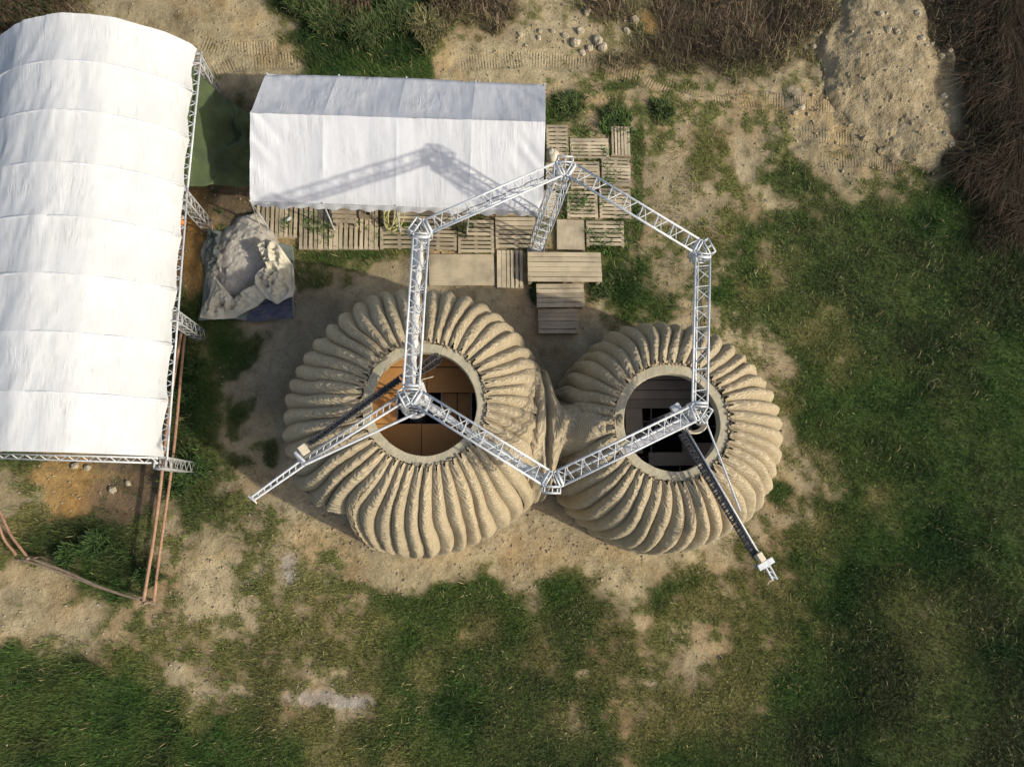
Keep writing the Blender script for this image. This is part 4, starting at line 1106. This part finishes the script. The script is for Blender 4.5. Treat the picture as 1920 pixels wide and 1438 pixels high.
o = scatter_stones('rubble', 9000, lambda px, py, x, y: np.clip(np.exp(-(((px - 1620) / 130) ** 2 + ((py - 190) / 130) ** 2)) + np.exp(-(((px - 1080) / 110) ** 2 + ((py - 75) / 35) ** 2)) * .8 + .6 * np.exp(-(((px - 1770) / 30) ** 2 + ((py - 230) / 90) ** 2)), 0, 1) * .5, M['rubble'], .015, .09, 9)
tag(o, 'broken soil rubble around the mound and the dirt bank', 'rubble', None, 'stuff')

# ------------------------------------------------------------------ grass
def blades(name, n, wfn, hscale, wscale, seed, lean=1.0, colmul=1.0, dirn=None, region=(-60, 1980, -60, 1500), usecol=None, thin=False):
    rg_ = np.random.default_rng(seed)
    px = rg_.uniform(region[0], region[1], n); py = rg_.uniform(region[2], region[3], n)
    ray = np.stack([px - 960, 719 - py, np.full_like(px, -FPX)], -1) @ RWn.T
    t_ = -CH / ray[:, 2]; x = ray[:, 0] * t_; y = ray[:, 1] * t_
    A_ = cover(x, y)
    w = wfn(px, py, x, y, A_); sel = rg_.random(n) < w
    x, y, A_, px, py = x[sel], y[sel], A_[sel], px[sel], py[sel]; m_ = len(x); z = ground_z(x, y)
    h = A_[:, 10] * hscale * rg_.uniform(.5, 1.4, m_); wd = wscale * rg_.uniform(.6, 1.4, m_)
    a = rg_.uniform(0, 2 * PI, m_) 
    if dirn is not None:
        aa = dirn(px, py, x, y); a = aa + rg_.normal(0, .55, m_)
    ln = h * lean * rg_.uniform(.4, 1.3, m_)
    dx, dy = np.cos(a), np.sin(a)
    b0 = np.stack([x - dy * wd, y + dx * wd, z - .01], -1); b1 = np.stack([x + dy * wd, y - dx * wd, z - .01], -1)
    tp = np.stack([x + dx * ln, y + dy * ln, z + h], -1)
    md_ = np.stack([x + dx * ln * .45, y + dy * ln * .45, z + h * .75], -1)
    m0 = md_ + np.stack([-dy * wd * .8, dx * wd * .8, 0 * x], -1); m1 = md_ - np.stack([-dy * wd * .8, dx * wd * .8, 0 * x], -1)
    V_ = np.stack([b0, b1, m1, m0, tp], 1).reshape(-1, 3)
    i0 = np.arange(m_) * 5
    F = np.concatenate([np.stack([i0, i0 + 1, i0 + 2], -1), np.stack([i0, i0 + 2, i0 + 3], -1), np.stack([i0 + 3, i0 + 2, i0 + 4], -1)], 0)
    if thin:
        V_ = np.stack([b0, b1, tp], 1).reshape(-1, 3); F = np.arange(m_ * 3).reshape(-1, 3)
    big = fbm(x, y, .7, 3, 66); k = np.clip(rg_.random(m_) * .7 + (big - .5) * 1.6 + .1, 0, 1)[:, None]
    cl = A_[:, 4:7] * (1 - k) + A_[:, 7:10] * k
    br_ = np.clip((fbm(x, y, .45, 4, 166) - .52) * 7, 0, 1)[:, None] * .65 * (rg_.random(m_)[:, None] < .75) * (A_[:, 0:1] > .5)
    cl = cl * (1 - br_) + np.array([0.105, 0.092, 0.045]) * br_
    if usecol is not None: cl = usecol(cl, rg_, m_)
    cl = cl * rg_.uniform(.65, 1.45, m_)[:, None] * colmul
    o = mesh(name, V_, F, M['grass'], None, False, (0, 0, 0), np.repeat(np.clip(cl, .005, .9), 3 if thin else 5, 0))
    return o
def keepout(px, py):
    k = np.ones_like(px)
    k = np.where(((px - 790) / 245) ** 2 + ((py - 790) / 250) ** 2 < 1, 0, k); k = np.where(((px - 1238) / 208) ** 2 + ((py - 818) / 215) ** 2 < 1, 0, k)
    k = np.where((px > 378) & (px < 550) & (py > 440) & (py < 598), 0, k)
    k = np.where((px > 500) & (px < 1010) & (py > 150) & (py < 340), 0, k)
    k = np.where((px < 300) & (py > 60) & (py < 800), .05, k)
    for (x0, y0, x1, y1) in ((803, 474, 928, 538), (988, 471, 1130, 530), (1005, 531, 1097, 577), (1008, 578, 1086, 626), (1043, 411, 1097, 470)):
        k = np.where((px > x0) & (px < x1) & (py > y0) & (py < y1), 0, k)
    return k
def wgrass(px, py, x, y, A_):
    return keepout(px, py) * (sstep(.34, .95, vegmask(x, y, A_)) * .97 + .012)
o = blades('grass', 900000, wgrass, 1.0, .008, 3, 1.0, thin=True)
tag(o, 'short green and olive grass covering the field around the site', 'grass', None, 'stuff')
o = blades('tall_grass', 90000, lambda px, py, x, y, A_: keepout(px, py) * np.clip((A_[:, 10] - .11) * 9, 0, 1) * (fbm(x, y, 1.6, 3, 91) > .46), 1.9, .012, 4, .8)
tag(o, 'taller dark grass standing in clumps across the field', 'grass', None, 'stuff')
def wst(px, py, x, y, A_): return keepout(px, py) * (A_[:, 0] > .45) * np.clip((fbm(x, y, 1.3, 5, 131) - .50) * 6, 0.03, 1) * .5
o = blades('dry_stalks', 70000, wst, 1.2, .007, 24, 1.2, usecol=lambda c, r, m_: np.array([0.30, 0.26, 0.13]) * (.5 + .8 * r.random((m_, 1))))
tag(o, 'straw coloured dead stalks mixed through the green grass', 'stalks', None, 'stuff')
def wtf(px, py, x, y, A_): return keepout(px, py) * (A_[:, 0] > .35) * (fbm(x, y, 3.2, 3, 231) > .60) * .8
o = blades('weed_tufts', 200000, wtf, 1.5, .007, 34, .9, usecol=lambda c, r, m_: c * np.array([.75, 1.0, .75]) * (.6 + .8 * r.random((m_, 1))))
tag(o, 'darker weedy tufts dotted across the grass', 'weeds', None, 'stuff')
def between(px, py):
    return keepout(px, py) * np.clip(np.exp(-(((px - 590) / 70) ** 2 + ((py - 430) / 26) ** 2) * 1.5) + np.exp(-(((px - 745) / 40) ** 2 + ((py - 430) / 18) ** 2)) + np.exp(-(((px - 1110) / 60) ** 2 + ((py - 380) / 90) ** 2)) * .8 + np.exp(-(((px - 870) / 16) ** 2 + ((py - 432) / 12) ** 2)) + np.exp(-(((px - 1155) / 40) ** 2 + ((py - 230) / 30) ** 2)), 0, 1)
o = blades('weeds', 60000, lambda px, py, x, y, A_: between(px, py) * (fbm(x, y, 2.6, 3, 191) > .54), 2.6, .012, 14, .6, region=(470, 1200, 190, 480), usecol=lambda c, r, m_: np.array([0.07, 0.12, 0.03]) * np.ones((m_, 1)) * (1 + .6 * r.random((m_, 1))))
tag(o, 'green weeds growing up through the gaps of the pallets', 'weeds', None, 'stuff')
# brown brush along the top and reeds along the right edge
def wbrush(px, py, x, y, A_):
    k = sstep(.075, .095, A_[:, 4] - A_[:, 5] * .4)  # brown areas only
    return np.clip(k, 0, 1) * (.35 + .65 * (fbm(x, y, 1.8, 3, 15) > .45)) * (A_[:, 10] > .16) * (py < 640)
def bdir(px, py, x, y): return fbm(x, y, 1.0, 3, 71) * 16.0 + RNG.normal(0, .5, len(x))
o = blades('dry_brush', 380000, wbrush, 1.5, .006, 8, 1.3, .50, bdir, region=(-60, 1980, -60, 640))
tag(o, 'dark brown dry brush matted along the top edge of the site', 'brush', None, 'stuff')
def wreed(px, py, x, y, A_): return sstep(1780, 1860, px + (fbm(x, y, 1.2, 2, 8) - .5) * 120) * (1 - sstep(300, 500, py)) * .9
o = blades('reeds', 120000, wreed, 2.3, .006, 18, 2.1, .70, lambda px, py, x, y: -2.0 + (fbm(x, y, .9, 2, 33) - .5) * 3.0, region=(1700, 2040, -80, 640), usecol=lambda c, r, m_: np.where(r.random((m_, 1)) < .3, np.array([[0.07, 0.085, 0.04]]), np.array([[0.21, 0.145, 0.10]])) * (1 - .8 * r.random((m_, 1)) ** .6))
tag(o, 'long drooping brown reeds along the right edge', 'reeds', None, 'stuff')

# tall grass clumps and bushes one can tell apart
def clump(px, py, r, h, n, name, label, cat, cols, lean=1.2, seed=1, group=None, wd=.016):
    rg_ = np.random.default_rng(seed); c = P(px, py, 0); z0 = float(ground_z(np.array(c.x), np.array(c.y)))
    a = rg_.uniform(0, 2 * PI, n); rr = r * .95 * rg_.random(n) ** .8 * (.3 + 1.3 * vnoise(np.cos(a) * 2 + seed, np.sin(a) * 2, 3)); x = c.x + rr * np.cos(a); y = c.y + rr * np.sin(a)
    a2 = a + rg_.normal(0, 1.3, n); hh = h * rg_.uniform(.5, 1.15, n); ln = r * lean * rg_.uniform(.1, .75, n) * .8; w = wd * .6 * rg_.uniform(.6, 1.3, n)
    dx, dy = np.cos(a2), np.sin(a2); pts = []
    for f, zf, wf in ((0, 0, 1), (.35, .75, .9), (.75, 1.0, .55)):
        q = np.stack([x + dx * ln * f, y + dy * ln * f, z0 + hh * zf], -1); s = np.stack([-dy * w * wf, dx * w * wf, 0 * x], -1); pts += [q + s, q - s]
    pts.append(np.stack([x + dx * ln, y + dy * ln, z0 + hh * .82], -1))
    V_ = np.stack(pts, 1).reshape(-1, 3); i0 = np.arange(n) * 7
    F = np.concatenate([np.stack([i0 + p_, i0 + q_, i0 + r__], -1) for p_, q_, r__ in ((0, 1, 3), (0, 3, 2), (2, 3, 5), (2, 5, 4), (4, 5, 6))], 0)
    cc = np.array(cols)[rg_.integers(0, len(cols), n)] * rg_.uniform(.6, 1.4, n)[:, None]
    o = mesh(name, V_, F, M['grass'], None, False, (c.x, c.y, 0), np.repeat(cc, 7, 0)); return tag(o, label, cat, group)
GR = [(0.05, 0.09, 0.028), (0.08, 0.12, 0.04), (0.14, 0.15, 0.06)]; ST = [(0.22, 0.20, 0.09), (0.10, 0.12, 0.045), (0.30, 0.25, 0.13)]
BR = [(0.12, 0.085, 0.05), (0.17, 0.12, 0.075), (0.07, 0.055, 0.035)]
GG = 'tall grass clumps behind the ridge tent'
for k, (x, y, r, cc, lab) in enumerate([(800, 62, .62, ST, 'pale straw grass clump, the brightest behind the ridge tent'), (745, 40, .55, GR, 'green grass clump just left of the pale straw clump'),
    (690, 70, .55, GR, 'green grass clump in the middle behind the ridge tent'), (620, 45, .6, GR, 'dark green grass clump left of the middle behind the ridge tent'), (575, 18, .5, GR, 'leftmost green grass clump at the top beyond the ridge tent'),
    (840, 20, .5, BR, 'brown dry grass clump at the top above the straw clump'), (660, 15, .5, BR, 'brown dry grass clump at the top, left of middle')]):
    clump(x, y, r, .55, 900, 'grass_clump', lab, 'grass clump', cc, 1.3, 20 + k, GG)
for k, (x, y, r, cc, lab) in enumerate([(1242, 207, .32, GR, 'small round green shrub on the bare track right of the pallets'), (1065, 195, .42, GR, 'bushy weed beside the upper right corner of the ridge tent'),
    (1155, 222, .34, GR, 'weed tuft growing over the small upright-slat pallet'), (865, 432, .20, [(0.12, 0.11, 0.05), (0.08, 0.09, 0.04)], 'dry weed tuft on the pallet right of the crane corner'),
    (1010, 552, .22, GR, 'dark weed tuft left of the wooden steps'), (1125, 545, .30, GR, 'weed tuft right of the wooden steps')]):
    clump(x, y, r * 1.15, .22, 500, 'shrub', lab, 'shrub', cc, 1.0, 40 + k)
for k, (x, y, r, lab) in enumerate([(180, 1020, .45, 'light green weed in the middle of the pit'), (130, 1045, .35, 'light green weed at the left of the pit'), (360, 880, .5, 'long-bladed green clump beside the rusty pipes below the tent corner'),
    (330, 915, .45, 'long-bladed green clump between the two rusty pipes'), (350, 740, .4, 'green clump right of the rusty pipes by the tent edge'), (372, 690, .35, 'green clump below the clay heap'), (290, 1080, .35, 'green clump at the right corner of the pit')]):
    clump(x, y, r * .8, .4, 420, 'weed_clump', lab, 'weed', [(0.06, 0.11, 0.03), (0.04, 0.08, 0.025), (0.10, 0.15, 0.05)], 1.4, 60 + k)
for k, (x, y, r, lab) in enumerate([(60, 20, .9, 'brown bush in the upper left corner behind the arched tent'), (20, 40, .7, 'brown green bush at the extreme upper left corner')]):
    clump(x, y, r, .7, 1500, 'bush', lab, 'bush', BR + GR[:1], 1.2, 80 + k)
